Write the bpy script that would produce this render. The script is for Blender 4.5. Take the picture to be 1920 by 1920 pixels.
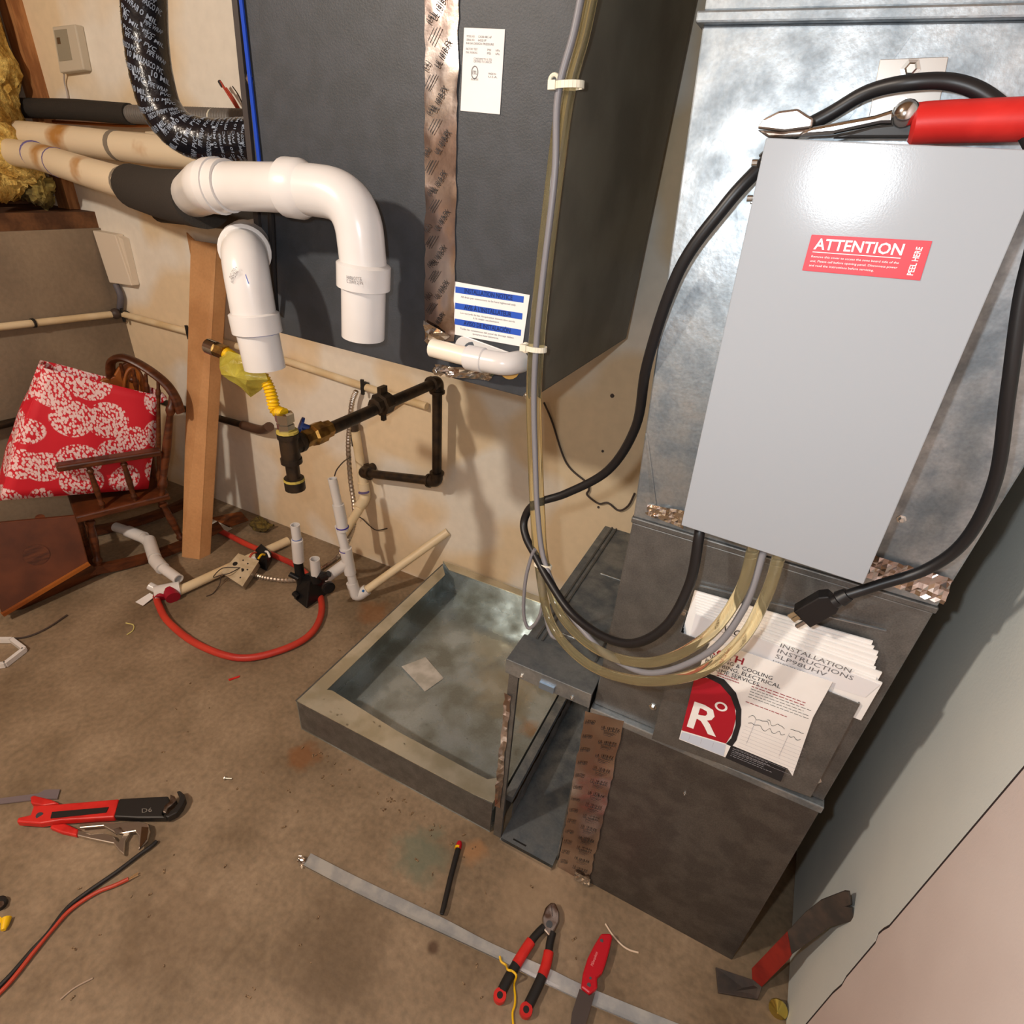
import bpy, math, random
import numpy as np
from mathutils import Vector, Matrix
random.seed(7); rng = np.random.default_rng(7)
scene = bpy.context.scene
for o in list(bpy.data.objects): bpy.data.objects.remove(o)
col = scene.collection

# ------------------------------------------------------------------ camera, world, lights, exposure
CAM = np.array([[0.89211986523459, -0.2843176823433627, 0.3511204943615739],
                [0.4460746325242837, 0.4309806689818816, -0.7843934504967871],
                [0.07169078233735968, 0.8563989248421725, 0.511313322002301]])
FOC, EYE = 1069.0, np.array([0.0, 0.0, 1.4])
cd = bpy.data.cameras.new('camera'); cam = bpy.data.objects.new('camera', cd); col.objects.link(cam)
m4 = Matrix.Identity(4)
for i in range(3):
    for j in range(3): m4[i][j] = CAM[i][j]
m4.translation = Vector(EYE); cam.matrix_world = m4
cd.sensor_fit = 'HORIZONTAL'; cd.sensor_width = 36.0; cd.lens = 36.0 * FOC / 1920.0
cd.clip_start = 0.02; cd.clip_end = 50
scene.camera = cam
scene.view_settings.view_transform = 'Standard'; scene.view_settings.look = 'None'
scene.view_settings.exposure = 0.06; scene.view_settings.gamma = 1.0
scene.view_settings.use_curve_mapping = False
world = bpy.data.worlds.new('world'); scene.world = world; world.use_nodes = True
world.node_tree.nodes['Background'].inputs[0].default_value = (1.0, 0.97, 0.93, 1)
world.node_tree.nodes['Background'].inputs[1].default_value = 0.22
def lamp(name, loc, watts, colour, radius):
    l = bpy.data.lights.new(name, 'POINT'); l.energy = watts; l.color = colour; l.shadow_soft_size = radius
    o = bpy.data.objects.new(name, l); col.objects.link(o); o.location = loc
    return o
lamp('ceiling_bulb_light', (-1.30, -0.70, 2.12), 105.0, (1.0, 0.915, 0.80), 0.05)
lamp('phone_flash_light', (-0.07, 0.0, 1.43), 14.5, (0.88, 0.95, 1.0), 0.012)

# ------------------------------------------------------------------ helpers
def ray(x, y): return CAM @ np.array([(x-960)/FOC, -(y-960)/FOC, -1.0])
def Z(x, y, z=0.0):
    r = ray(x, y); return EYE + r*((z-EYE[2])/r[2])
def Y(x, y, d):
    r = ray(x, y); return EYE + r*(d/r[1])
def X(x, y, d):
    r = ray(x, y); return EYE + r*(d/r[0])
def PL(x, y, p0, n):
    r = ray(x, y); n = np.asarray(n, float); return EYE + r*(np.dot(np.asarray(p0)-EYE, n)/np.dot(r, n))
def V(*a): return np.array(a, float)
def unit(v): v = np.asarray(v, float); return v/np.linalg.norm(v)
def lin(c):
    return tuple(((v/255)/12.92 if v/255 <= .04045 else ((v/255+.055)/1.055)**2.4) for v in c) + (1.0,)

MATS = {}
def mat(name, c, rough=.5, metal=0.0, c2=None, ns=8.0, lo=.4, hi=.6, bump=0.0, bs=60.0, detail=4.0, trans=0.0, spec=.5,
        emis=None, coat=0.0, fine=0.0, fs=150.0, ior=1.45, stretch=None, rvar=0.0):
    if name in MATS: return MATS[name]
    m = bpy.data.materials.new(name); m.use_nodes = True; nt = m.node_tree; N = nt.nodes; L = nt.links
    b = N['Principled BSDF']; b.inputs['Base Color'].default_value = lin(c); b.inputs['Roughness'].default_value = rough
    b.inputs['Metallic'].default_value = metal; b.inputs['Specular IOR Level'].default_value = spec
    b.inputs['Transmission Weight'].default_value = trans; b.inputs['IOR'].default_value = ior; b.inputs['Coat Weight'].default_value = coat
    if emis: b.inputs['Emission Color'].default_value = lin(c); b.inputs['Emission Strength'].default_value = emis
    tc = N.new('ShaderNodeTexCoord'); vec = tc.outputs['Object']
    if stretch:
        mp = N.new('ShaderNodeMapping'); mp.inputs['Scale'].default_value = stretch; L.new(vec, mp.inputs['Vector']); vec = mp.outputs['Vector']
    out = None
    def noise(s, d=4.0):
        n = N.new('ShaderNodeTexNoise'); n.inputs['Scale'].default_value = s; n.inputs['Detail'].default_value = d
        L.new(vec, n.inputs['Vector']); return n
    if c2:
        n = noise(ns, detail); r = N.new('ShaderNodeMapRange'); r.inputs[1].default_value = lo; r.inputs[2].default_value = hi
        L.new(n.outputs['Fac'], r.inputs[0]); mx = N.new('ShaderNodeMix'); mx.data_type = 'RGBA'
        mx.inputs['A'].default_value = lin(c); mx.inputs['B'].default_value = lin(c2); L.new(r.outputs[0], mx.inputs['Factor']); out = mx.outputs['Result']
        if rvar:
            rr = N.new('ShaderNodeMapRange'); rr.inputs[3].default_value = rough; rr.inputs[4].default_value = rough+rvar
            L.new(r.outputs[0], rr.inputs[0]); L.new(rr.outputs[0], b.inputs['Roughness'])
    if fine:
        n = noise(fs, 6.0); r = N.new('ShaderNodeMapRange'); r.inputs[1].default_value = .3; r.inputs[2].default_value = .7
        r.inputs[3].default_value = 1-fine; r.inputs[4].default_value = 1+fine; L.new(n.outputs['Fac'], r.inputs[0])
        mx = N.new('ShaderNodeMix'); mx.data_type = 'RGBA'; mx.blend_type = 'MULTIPLY'; mx.inputs['Factor'].default_value = 1
        if out is None: mx.inputs['A'].default_value = lin(c)
        else: L.new(out, mx.inputs['A'])
        L.new(r.outputs[0], mx.inputs['B']); out = mx.outputs['Result']
    if out is not None: L.new(out, b.inputs['Base Color'])
    if bump:
        n = noise(bs, 5.0); bp = N.new('ShaderNodeBump'); bp.inputs['Strength'].default_value = bump; bp.inputs['Distance'].default_value = .004
        L.new(n.outputs['Fac'], bp.inputs['Height']); L.new(bp.outputs['Normal'], b.inputs['Normal'])
    MATS[name] = m; return m

class MB:
    def __init__(s): s.v = []; s.f = []
    def add(s, vs, fs):
        k = len(s.v); s.v += [np.asarray(v, float) for v in vs]; s.f += [tuple(i+k for i in f) for f in fs]; return s
    def hexa(s, p):   # 8 corners: bottom 4 ccw, top 4 ccw
        return s.add(p, [(3,2,1,0),(4,5,6,7),(0,1,5,4),(1,2,6,5),(2,3,7,6),(3,0,4,7)])
    def box(s, a, b):
        a = np.minimum(a, b) if True else a; b = np.maximum(np.asarray(b, float), a)
        x0,y0,z0 = a; x1,y1,z1 = b
        return s.hexa([(x0,y0,z0),(x1,y0,z0),(x1,y1,z0),(x0,y1,z0),(x0,y0,z1),(x1,y0,z1),(x1,y1,z1),(x0,y1,z1)])
    def obox(s, c, ax, ay, az):   # oriented box, half vectors
        c, ax, ay, az = [np.asarray(q, float) for q in (c, ax, ay, az)]
        return s.hexa([c-ax-ay-az, c+ax-ay-az, c+ax+ay-az, c-ax+ay-az, c-ax-ay+az, c+ax-ay+az, c+ax+ay+az, c-ax+ay+az])
    def beam(s, p, q, w, h, up=(0,0,1)):
        p = np.asarray(p, float); q = np.asarray(q, float); d = unit(q-p); u = np.asarray(up, float)
        sd = np.cross(d, u)
        if np.linalg.norm(sd) < 1e-6: sd = np.cross(d, V(1,0,0))
        sd = unit(sd); u = np.cross(sd, d)
        return s.obox((p+q)/2, (q-p)/2, sd*w/2, u*h/2)
    def prism(s, poly, ext):     # 3d polygon extruded along ext
        n = len(poly); ext = np.asarray(ext, float)
        vs = [np.asarray(p, float) for p in poly] + [np.asarray(p, float)+ext for p in poly]
        fs = [tuple(range(n)), tuple(range(2*n-1, n-1, -1))] + [(i, n+i, n+(i+1) % n, (i+1) % n) for i in range(n)]
        return s.add(vs, fs)
    def sweep(s, pts, rad, n=14, cap=True, flat=1.0):
        pts = [np.asarray(p, float) for p in pts]
        if not hasattr(rad, '__len__'): rad = [rad]*len(pts)
        tang = []
        for i in range(len(pts)):
            a = pts[max(i-1, 0)]; b = pts[min(i+1, len(pts)-1)]
            d = b-a
            if np.linalg.norm(d) < 1e-9: d = tang[-1] if tang else V(0,0,1)
            tang.append(unit(d))
        t0 = tang[0]; u = np.cross(t0, V(0,0,1))
        if np.linalg.norm(u) < .05: u = np.cross(t0, V(1,0,0))
        u = unit(u); vs = []; fs = []
        for i, (p, t, r) in enumerate(zip(pts, tang, rad)):
            u = u - t*np.dot(u, t); u = unit(u); w = np.cross(t, u)
            for k in range(n):
                a = 2*math.pi*k/n; vs.append(p + r*(math.cos(a)*u + flat*math.sin(a)*w))
        for i in range(len(pts)-1):
            for k in range(n):
                a = i*n+k; b = i*n+(k+1) % n; fs.append((a, b, b+n, a+n))
        if cap:
            fs.append(tuple(range(n-1, -1, -1))); m = (len(pts)-1)*n; fs.append(tuple(range(m, m+n)))
        return s.add(vs, fs)
    def pipe(s, pts, r, ri, open0=False, open1=False, n=24, deep=.04):
        pts = [np.asarray(p, float) for p in pts]; P = []; R = []
        def vec(a, b): return unit(b-a)
        if open0:
            d = vec(pts[0], pts[1]); P += [pts[0]+d*deep, pts[0]+d*1e-4]; R += [ri, ri]
        P += [pts[0]]+pts[1:-1]+[pts[-1]]; R += [r]*len(pts)
        if open1:
            d = vec(pts[-1], pts[-2]); P += [pts[-1]+d*1e-4, pts[-1]+d*deep]; R += [ri, ri]
        # tangents by outer path
        T = []
        for i, p in enumerate(P):
            j = min(max(i-(2 if open0 else 0), 0), len(pts)-1)
            T.append(unit(pts[min(j+1, len(pts)-1)]-pts[max(j-1, 0)]))
        u = np.cross(T[0], V(0,0,1))
        if np.linalg.norm(u) < .05: u = np.cross(T[0], V(1,0,0))
        u = unit(u); vs = []; fs = []
        for p, t, rr in zip(P, T, R):
            u = unit(u - t*np.dot(u, t)); w = np.cross(t, u)
            for k in range(n):
                a = 2*math.pi*k/n; vs.append(p + rr*(math.cos(a)*u+math.sin(a)*w))
        for i in range(len(P)-1):
            for k in range(n):
                a = i*n+k; b = i*n+(k+1) % n; fs.append((a, b, b+n, a+n))
        fs.append(tuple(range(n-1, -1, -1))); m = (len(P)-1)*n; fs.append(tuple(range(m, m+n)))
        return s.add(vs, fs)
    def cyl(s, p, q, r, r2=None, n=16): return s.sweep([p, q], [r, r if r2 is None else r2], n)
    def lathe(s, p, ax, prof, n=16):    # prof list of (along, radius)
        ax = unit(ax); return s.sweep2([np.asarray(p)+ax*a for a, r in prof], [r for a, r in prof], ax, n)
    def sweep2(s, pts, rad, t, n):
        u = np.cross(t, V(0,0,1))
        if np.linalg.norm(u) < .05: u = np.cross(t, V(1,0,0))
        u = unit(u); w = np.cross(t, u); vs = []; fs = []
        for p, r in zip(pts, rad):
            for k in range(n):
                a = 2*math.pi*k/n; vs.append(p+r*(math.cos(a)*u+math.sin(a)*w))
        for i in range(len(pts)-1):
            for k in range(n):
                a = i*n+k; b = i*n+(k+1) % n; fs.append((a, b, b+n, a+n))
        fs.append(tuple(range(n-1, -1, -1))); m = (len(pts)-1)*n; fs.append(tuple(range(m, m+n)))
        return s.add(vs, fs)
    def ball(s, c, r, n=12, sc=(1,1,1)):
        c = np.asarray(c, float); pts = []; rad = []
        vs = []; fs = []; m = n//2
        for i in range(m+1):
            th = math.pi*i/m
            for k in range(n):
                a = 2*math.pi*k/n
                vs.append(c+r*V(math.sin(th)*math.cos(a)*sc[0], math.sin(th)*math.sin(a)*sc[1], math.cos(th)*sc[2]))
        for i in range(m):
            for k in range(n):
                a = i*n+k; b = i*n+(k+1) % n; fs.append((a, a+n, b+n, b))
        return s.add(vs, fs)
    def grid(s, fn, nu, nv):
        vs = [fn(i/nu, j/nv) for j in range(nv+1) for i in range(nu+1)]
        fs = [(j*(nu+1)+i, j*(nu+1)+i+1, (j+1)*(nu+1)+i+1, (j+1)*(nu+1)+i) for j in range(nv) for i in range(nu)]
        return s.add(vs, fs)
    def build(s, name, material, parent=None, smooth=False, bevel=0.0, origin=None, solid=0.0, subsurf=0):
        vs = np.array(s.v)
        if parent is not None:
            o0 = V(0,0,0); q = parent
            while q is not None: o0 = o0 + np.array(q.location); q = q.parent
            org = None
        else: org = V(*origin) if origin is not None else V((vs[:,0].min()+vs[:,0].max())/2, (vs[:,1].min()+vs[:,1].max())/2, vs[:,2].min()); o0 = org
        me = bpy.data.meshes.new(name); me.from_pydata([tuple(v-o0) for v in vs], [], s.f); me.validate(); me.update()
        import bmesh
        b = bmesh.new(); b.from_mesh(me); bmesh.ops.recalc_face_normals(b, faces=b.faces); b.to_mesh(me); b.free()
        me.materials.append(material)
        ob = bpy.data.objects.new(name, me); col.objects.link(ob)
        if parent is not None: ob.parent = parent
        else: ob.location = org
        if smooth:
            for p in me.polygons: p.use_smooth = True
            try:
                me.set_sharp_from_angle(angle=math.radians(42))
            except Exception: pass
        if solid:
            md = ob.modifiers.new('solid', 'SOLIDIFY'); md.thickness = solid; md.offset = 0
        if bevel:
            md = ob.modifiers.new('bevel', 'BEVEL'); md.width = bevel; md.segments = 2; md.limit_method = 'ANGLE'
        if subsurf:
            md = ob.modifiers.new('sub', 'SUBSURF'); md.levels = subsurf; md.render_levels = subsurf
        return ob
def tag(o, label, cat, group=None):
    o['label'] = label; o['category'] = cat
    if group: o['group'] = group
    return o
def thing(name, loc, label, cat, group=None):
    o = bpy.data.objects.new(name, None); col.objects.link(o); o.location = tuple(loc); o.empty_display_size = .05
    return tag(o, label, cat, group)
def struct(o): o['kind'] = 'structure'; return o
def smooth_path(pts, k=6):
    p = [np.asarray(q, float) for q in pts]; p = [2*p[0]-p[1]] + p + [2*p[-1]-p[-2]]; out = []
    for i in range(1, len(p)-2):
        for j in range(k):
            t = j/k; a, b, c, d = p[i-1:i+3]
            out.append(.5*((2*b)+(-a+c)*t+(2*a-5*b+4*c-d)*t*t+(-a+3*b-3*c+d)*t**3))
    out.append(p[-2]); return out
def bend(pts, r, k=8):    # polyline with rounded corners
    pts = [np.asarray(p, float) for p in pts]; out = [pts[0]]
    for i in range(1, len(pts)-1):
        a, b, c = pts[i-1:i+2]; u = unit(a-b); w = unit(c-b); rr = min(r, .49*np.linalg.norm(a-b), .49*np.linalg.norm(c-b))
        p, q = b+u*rr, b+w*rr
        for j in range(k+1):
            t = j/k; out.append((1-t)**2*p+2*t*(1-t)*b+t*t*q)
    out.append(pts[-1]); return out

FONT = None
def text_geo(txt, bold=False):
    c = bpy.data.curves.new('t', 'FONT'); c.body = txt; c.size = 1.0; c.resolution_u = 2
    if bold: c.offset = .018
    o = bpy.data.objects.new('t', c); col.objects.link(o)
    dg = bpy.context.evaluated_depsgraph_get(); me = bpy.data.meshes.new_from_object(o.evaluated_get(dg))
    vs = np.array([v.co[:] for v in me.vertices]).reshape(-1, 3); fs = [tuple(p.vertices) for p in me.polygons]
    bpy.data.objects.remove(o); bpy.data.curves.remove(c); bpy.data.meshes.remove(me)
    return vs, fs
def text(mb, txt, o, xv, yv, w=None, h=None, bold=False, shear=0.0):
    vs, fs = text_geo(txt, bold)
    if not len(vs): return mb
    x0, x1 = vs[:,0].min(), vs[:,0].max(); y0, y1 = vs[:,1].min(), vs[:,1].max()
    sx = w/(x1-x0) if w else None; sy = h/.72 if h else None
    if sx is None: sx = sy
    if sy is None: sy = sx
    o, xv, yv = [np.asarray(q, float) for q in (o, xv, yv)]
    return mb.add([o+xv*((v[0]-x0)*sx)+yv*(v[1]*sy)+xv*shear*v[1]*sy for v in vs], fs)
def squiggle(mb, o, xv, yv, w, h, n=9, t=.0006, seed=0):
    r = random.Random(seed); pts = [np.asarray(o)+np.asarray(xv)*(w*i/n)+np.asarray(yv)*(h*r.uniform(0, 1)) for i in range(n+1)]
    pts = smooth_path(pts, 4); yv = np.asarray(yv)
    for a, b in zip(pts[:-1], pts[1:]): mb.add([a-yv*t, b-yv*t, b+yv*t, a+yv*t], [(0,1,2,3)])
    return mb
def bar(mb, o, xv, yv, w, h): 
    o, xv, yv = [np.asarray(q, float) for q in (o, xv, yv)]
    return mb.add([o, o+xv*w, o+xv*w+yv*h, o+yv*h], [(0,1,2,3)])
def tiny_lines(mb, o, xv, yv, w, lines, pitch, h, seed=0):   # rows of illegible small print as word-length dashes
    r = random.Random(seed)
    for k in range(lines):
        x = 0.0; end = w*r.uniform(.75, 1.0)
        while x < end:
            ww = min(r.uniform(.02, .08)*w+.001, end-x); bar(mb, np.asarray(o)+np.asarray(xv)*x-np.asarray(yv)*pitch*k, xv, yv, ww, h); x += ww+.018*w
    return mb
# ------------------------------------------------------------------ materials
YB, XL, XR = 1.49, -2.50, 0.373
galv = mat('galvanised_steel', (176,182,186), .38, .85, (132,140,146), 26, .35, .65, .12, 90, fine=.10, fs=260, rvar=.15)
galv_dull = mat('dull_galvanised_steel', (128,128,126), .44, .75, (112,111,109), 30, .35, .65, .05, 160, fine=.16, fs=420, rvar=.08)
galv_pan = mat('wet_galvanised_steel', (176,186,188), .20, .55, (142,146,138), 9, .4, .62, .06, 70, fine=.08, fs=200, rvar=.25)
chrome = mat('chrome', (205,205,205), .16, 1.0)
zinc = mat('zinc_screw', (215,215,212), .25, 1.0)
coil_paint = mat('dark_grey_enamel', (60,63,68), .5, 0, (55,58,62), 30, bump=.12, bs=420, fine=.05, fs=500)
grey_paint = mat('light_grey_enamel', (158,163,169), .15, 0, bump=.02, bs=700)
pvc = mat('white_pvc', (220,217,215), .25, 0, (211,207,203), 5)
pvc_old = mat('aged_pvc', (226,206,170), .40, 0, (206,178,132), 7, .45, .7)
pvc_rust = mat('stained_pvc', (224,206,176), .40, 0, (176,124,66), 5, .60, .72)
black_rubber = mat('black_rubber', (26,24,25), .42)
black_foam = mat('black_foam', (44,39,34), .85, bump=.3, bs=200)
black_iron = mat('black_iron', (50,43,37), .42, .55, (70,56,42), 30, bump=.15, bs=150)
brass = mat('brass', (176,136,70), .35, .9, (120,88,48), 40)
red_rubber = mat('red_hose', (196,62,44), .45, 0, (176,48,40), 6)
wood_dark = mat('dark_wood', (96,50,24), .38, 0, (66,32,15), 16, bump=.1, bs=60, stretch=(1,1,4))
wood_mid = mat('orange_wood', (160,92,36), .4, 0, (128,66,24), 12)
wood_stud = mat('framing_lumber', (176,122,74), .7, 0, (142,92,52), 14, stretch=(4,4,.6), fine=.1, fs=90)
wood_sill = mat('old_lumber', (112,74,44), .8, 0, (80,50,28), 14, fine=.15, fs=90)
card = mat('cardboard', (196,146,98), .75, 0, (180,130,84), 6, fine=.06, fs=120)
paper = mat('white_paper', (240,238,236), .6, 0, (232,229,226), 9)
paper_dirty = mat('grey_card', (206,200,190), .7, 0, (176,170,158), 20)
ink = mat('black_ink', (34,33,36), .6)
ink_grey = mat('grey_ink', (110,108,110), .6)
ink_red = mat('red_ink', (190,60,66), .6)
foil = mat('foil_tape', (206,194,188), .22, 1.0, (170,150,142), 8, bump=.18, bs=26, detail=2)
foil_bright = mat('bright_foil', (216,214,212), .12, 1.0, bump=.5, bs=60)
insul = mat('yellow_glass_wool', (226,196,112), .95, 0, (176,136,60), 26, bump=1.0, bs=160, fine=.3, fs=140)
wire_grey = mat('grey_cable', (128,126,130), .4)
wire_dark = mat('dark_wire', (66,54,48), .5)
clear = mat('clear_vinyl_tube', (246,232,188), .10, 0, trans=.93, ior=1.30, spec=.5)
tie_white = mat('nylon_tie', (232,226,206), .4)
red_plastic = mat('red_grip', (206,44,38), .42, 0, (188,34,30), 25)
red_knife = mat('red_knife', (186,18,34), .35)
tool_black = mat('black_tool', (40,38,37), .45, .2)
tool_steel = mat('worn_steel', (150,140,132), .38, .9, (96,74,60), 45)
yellow = mat('yellow_plastic', (232,186,20), .4)
blue_film = mat('blue_film', (24,66,176), .35)
conduit_steel = mat('steel_conduit', (190,180,168), .3, .9)
plate_steel = mat('box_cover_steel', (196,178,146), .4, .6, (176,156,124), 30)

# floor material with stains that have a shape of their own
floor_m = mat('concrete_floor', (146,126,102), .62, 0, (116,98,76), 5.0, .36, .66, .35, 55, fine=.18, fs=70)
def add_stains(m, stains, oloc):
    nt = m.node_tree; N = nt.nodes; L = nt.links; b = N['Principled BSDF']; src = b.inputs['Base Color'].links[0].from_socket
    tc = N.new('ShaderNodeTexCoord'); nz = N.new('ShaderNodeTexNoise'); nz.inputs['Scale'].default_value = 22; nz.inputs['Detail'].default_value = 5
    L.new(tc.outputs['Object'], nz.inputs['Vector'])
    for (p, r, c, amt) in stains:
        vm = N.new('ShaderNodeVectorMath'); vm.operation = 'DISTANCE'; vm.inputs[1].default_value = tuple(np.asarray(p)-np.asarray(oloc))
        L.new(tc.outputs['Object'], vm.inputs[0])
        a = N.new('ShaderNodeMath'); a.operation = 'MULTIPLY_ADD'; a.inputs[1].default_value = r*1.6; L.new(nz.outputs['Fac'], a.inputs[0]); L.new(vm.outputs['Value'], a.inputs[2])
        r_ = N.new('ShaderNodeMapRange'); r_.inputs[1].default_value = r*1.9; r_.inputs[2].default_value = r*1.25; r_.inputs[3].default_value = 0; r_.inputs[4].default_value = amt
        L.new(a.outputs[0], r_.inputs[0])
        mx = N.new('ShaderNodeMix'); mx.data_type = 'RGBA'; L.new(r_.outputs[0], mx.inputs['Factor']); L.new(src, mx.inputs['A']); mx.inputs['B'].default_value = lin(c); src = mx.outputs['Result']
    L.new(src, b.inputs['Base Color'])
add_stains(floor_m, [(Z(572,1418),.05,(128,80,40),.65),(Z(885,1600),.035,(166,118,74),.6),(Z(790,1600),.07,(92,108,92),.6),(Z(812,1775),.014,(70,46,28),.8),
    (Z(700,1150),.07,(140,88,44),.5),(Z(760,1075),.06,(120,84,48),.5),(Z(330,1740),.12,(96,76,54),.4),(Z(640,1780),.14,(92,74,54),.4),(Z(1010,1690),.1,(160,136,108),.4)], (0,0,0))
drywall = mat('patched_drywall', (224,202,168), .8, 0, (230,221,206), 2.3, .47, .53, .1, 40, detail=1.5, fine=.04, fs=30)
drywall_grey = mat('grey_drywall', (214,216,210), .8, 0, (206,209,205), 4, bump=.08, bs=200)
drywall_pink = mat('pinkish_drywall', (218,203,196), .8, 0, (210,193,186), 3, bump=.08, bs=200)  # near sheet, tinted pinker than the grey one
concrete = mat('foundation_concrete', (150,132,110), .85, 0, (126,110,92), 3, .35, .65, .3, 60, fine=.08, fs=60)
joist = mat('ceiling_wood', (150,112,74), .8, 0, (120,86,54), 8)

# ------------------------------------------------------------------ the room
struct(MB().box((-2.9,-2.6,-.06), (.6,YB+.1,0)).build('floor', floor_m, origin=(0,0,0)))
struct(MB().box((-2.95,YB,0), (.6,YB+.1,2.3)).build('wall_back', drywall, origin=(-1,YB,0)))
struct(MB().box((-2.9,-2.6,0), (XL,YB,1.10)).build('wall_left', concrete, origin=(XL,0,0)))
struct(MB().box((-2.95,-2.6,1.10), (-2.84,YB+.1,2.3)).build('wall_rim', wood_sill, origin=(-2.9,0,1.1)))
struct(MB().box((-2.9,-2.7,0), (.6,-2.6,2.3)).build('wall_front', drywall, origin=(-1,-2.65,0)))
struct(MB().box((-2.95,-2.7,2.3), (.6,YB+.1,2.36)).build('ceiling', joist, origin=(-1,0,2.3)))
wr = struct(MB().box((XR+.013,-2.6,0), (.6,YB,2.3)).build('wall_right', mat('dark_gap',(40,30,26),.9), origin=(XR+.012,0,0)))
jY = .6415
def panel(y0pts, y1, m):    # drywall sheet lining the right wall, y0pts = jagged edge (y, z)
    poly = [V(XR, y, z) for y, z in y0pts] + [V(XR, y1, y0pts[-1][1]), V(XR, y1, y0pts[0][1])]
    return MB().prism(poly, (.0119,0,0)).build('drywall_panel', m, wr)
edge = [(jY+.003,0.005),(jY+.003,.26),(jY-.001,.30),(jY+.003,.32),(jY+.003,.44),(jY+.010,.452),(jY+.008,.47),(jY+.003,.49),(jY+.002,1.2),(jY,2.29)]
panel(edge, YB, drywall_grey)
panel([(y-.0045, z) for y, z in edge], -2.6, drywall_pink)
MB().prism([V(XR+.0006,y+.0004,z) for y, z in edge]+[V(XR+.0006,y-.0049,z) for y, z in edge[::-1]], (.011,0,0)).build('joint_gap_dark', mat('dark_gap2',(52,38,36),.9), wr)  # dark strip laid in the open joint in place of its shade
for px_, py_, r_ in ((1148,742,.006),(1130,846,.004),(1107,1030,.005),(1122,951,.004),(994,898,.004)):
    MB().cyl(Y(px_,py_,YB), Y(px_,py_,YB-.002), r_, n=10).build('screw_head', mat('dark_head',(70,56,46),.7), bpy.data.objects['wall_back'])
# concrete ledge top course and framing above the foundation
struct(MB().box((-2.84,-1.2,1.10), (XL-.01,YB,1.155)).build('trim_1', wood_sill, origin=(-2.6,0,1.1)))
s = MB().box((-2.665,YB-.04,1.156), (-2.595,YB-.0,2.3)).build('trim_2', wood_stud, origin=(-2.66,YB,1.156)); struct(s)

# yellow insulation stuffed into the rim above the foundation
def lump(c, s, n, amp, seed):
    r = np.random.default_rng(seed); ph = r.uniform(0, 6.28, (6,3)); fr = r.uniform(12, 45, (6,3)); am = r.uniform(.3, 1, 6)
    mb = MB(); mb.ball((0,0,0), 1.0, n); vs = []
    for v in mb.v:
        q = np.sign(v)*np.abs(v)**.6; p = np.asarray(c)+q*np.asarray(s)
        d = sum(a*math.sin(f@p+h[0]) for a, f, h in zip(am, fr, ph))+r.normal(0,.35); vs.append(p+v*amp*d*.5)
    mb.v = vs; return mb
c0 = Y(8,110,1.30)
tag(lump(c0+V(-.21,-.02,.12), (.09,.14,.30), 64, .035, 3).build('insulation_batt', insul, smooth=True), 'tall yellow glass wool batt bulging beside the wood stud', 'insulation')
c1 = Y(0,245,1.22)
tag(lump(c1+V(-.15,0,-.05), (.10,.15,.13), 60, .035, 4).build('insulation_batt', insul, smooth=True), 'torn yellow glass wool hanging over the pipe ends above concrete ledge', 'insulation')
c2 = Y(55,345,1.35)
tag(lump(c2+V(0,0,0), (.13,.05,.05), 40, .03, 5).build('insulation_batt', mat('dirty_glass_wool', (150,132,70), .95, 0, (96,82,44), 20, bump=.9, bs=80), smooth=True), 'small dirty tuft of glass wool on the wooden sill', 'insulation')

# ------------------------------------------------------------------ evaporator coil cabinet
YC = .86
BL, BR, TL, TR = Y(508,617,YC), Y(997,748,YC), Y(450,0,YC), Y(1092,0,YC)
zb = 1.072; zt = 1.95
def edgeat(a, b, z): t = (z-a[2])/(b[2]-a[2]); return a+(b-a)*t
bl, tl, br, tr = edgeat(BL,TL,zb+.012), edgeat(BL,TL,zt), edgeat(BR,TR,zb-.002), edgeat(BR,TR,zt)
DEP = 0.545
coil = thing('evaporator_coil_cabinet', ((bl+br)/2+V(0,DEP/2,0)), 'dark grey metal coil cabinet hanging above the sheet metal pan', 'coil cabinet')
back = V(.004,DEP,0)
MB().hexa([bl,br,br+back,bl+back,tl,tr,tr+back,tl+back]).build('cabinet_body', coil_paint, coil, bevel=.002)
MB().hexa([br+V(.0002,.012,.004),br+V(.002,.012,.004),br+back+V(.002,-.012,.004),br+back+V(.0002,-.012,.004),tr+V(.0002,.012,-.004),tr+V(.002,.012,-.004),tr+back+V(.002,-.012,-.004),tr+back+V(.0002,-.012,-.004)]).build('side_panel', mat('brightened_side_grey',(128,124,112),.45,.2,(112,108,98),7,bump=.06,bs=200), coil)  # lighter than the cabinet paint, the colour brightens the flash-lit side
def cu(px, py, off=0.0): return Y(px, py, YC-off)
xv = unit(br-bl); zv = V(0,0,1); fn = V(0,-1,0)
# door panel lip along the left edge with blue protective film
MB().hexa([bl+V(-.014,-.004,0),bl+V(-.002,-.004,0),bl+V(-.002,.05,0),bl+V(-.014,.05,0),tl+V(-.014,-.004,0),tl+V(-.002,-.004,0),tl+V(-.002,.05,0),tl+V(-.014,.05,0)]).build('side_flange', mat('flange_dark',(58,52,50),.5), coil)
pa, pb = cu(487,312,.006), cu(452,0,.006); pc = edgeat(pa,pb,zt)
MB().hexa([pa+V(-.005,0,0),pa+V(.002,0,0),pa+V(.002,.003,0),pa+V(-.005,.003,0),pc+V(-.005,0,0),pc+V(.002,0,0),pc+V(.002,.003,0),pc+V(-.005,.003,0)]).build('protective_film', blue_film, coil)
MB().sweep(smooth_path([Y(508,395,YC-.02),Y(511,470,YC-.02),Y(514,540,YC-.018),Y(517,585,YC-.012)],4), .006, 8).build('black_edge_strip', black_rubber, coil, smooth=True)  # black strip down the cabinet's left edge
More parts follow.
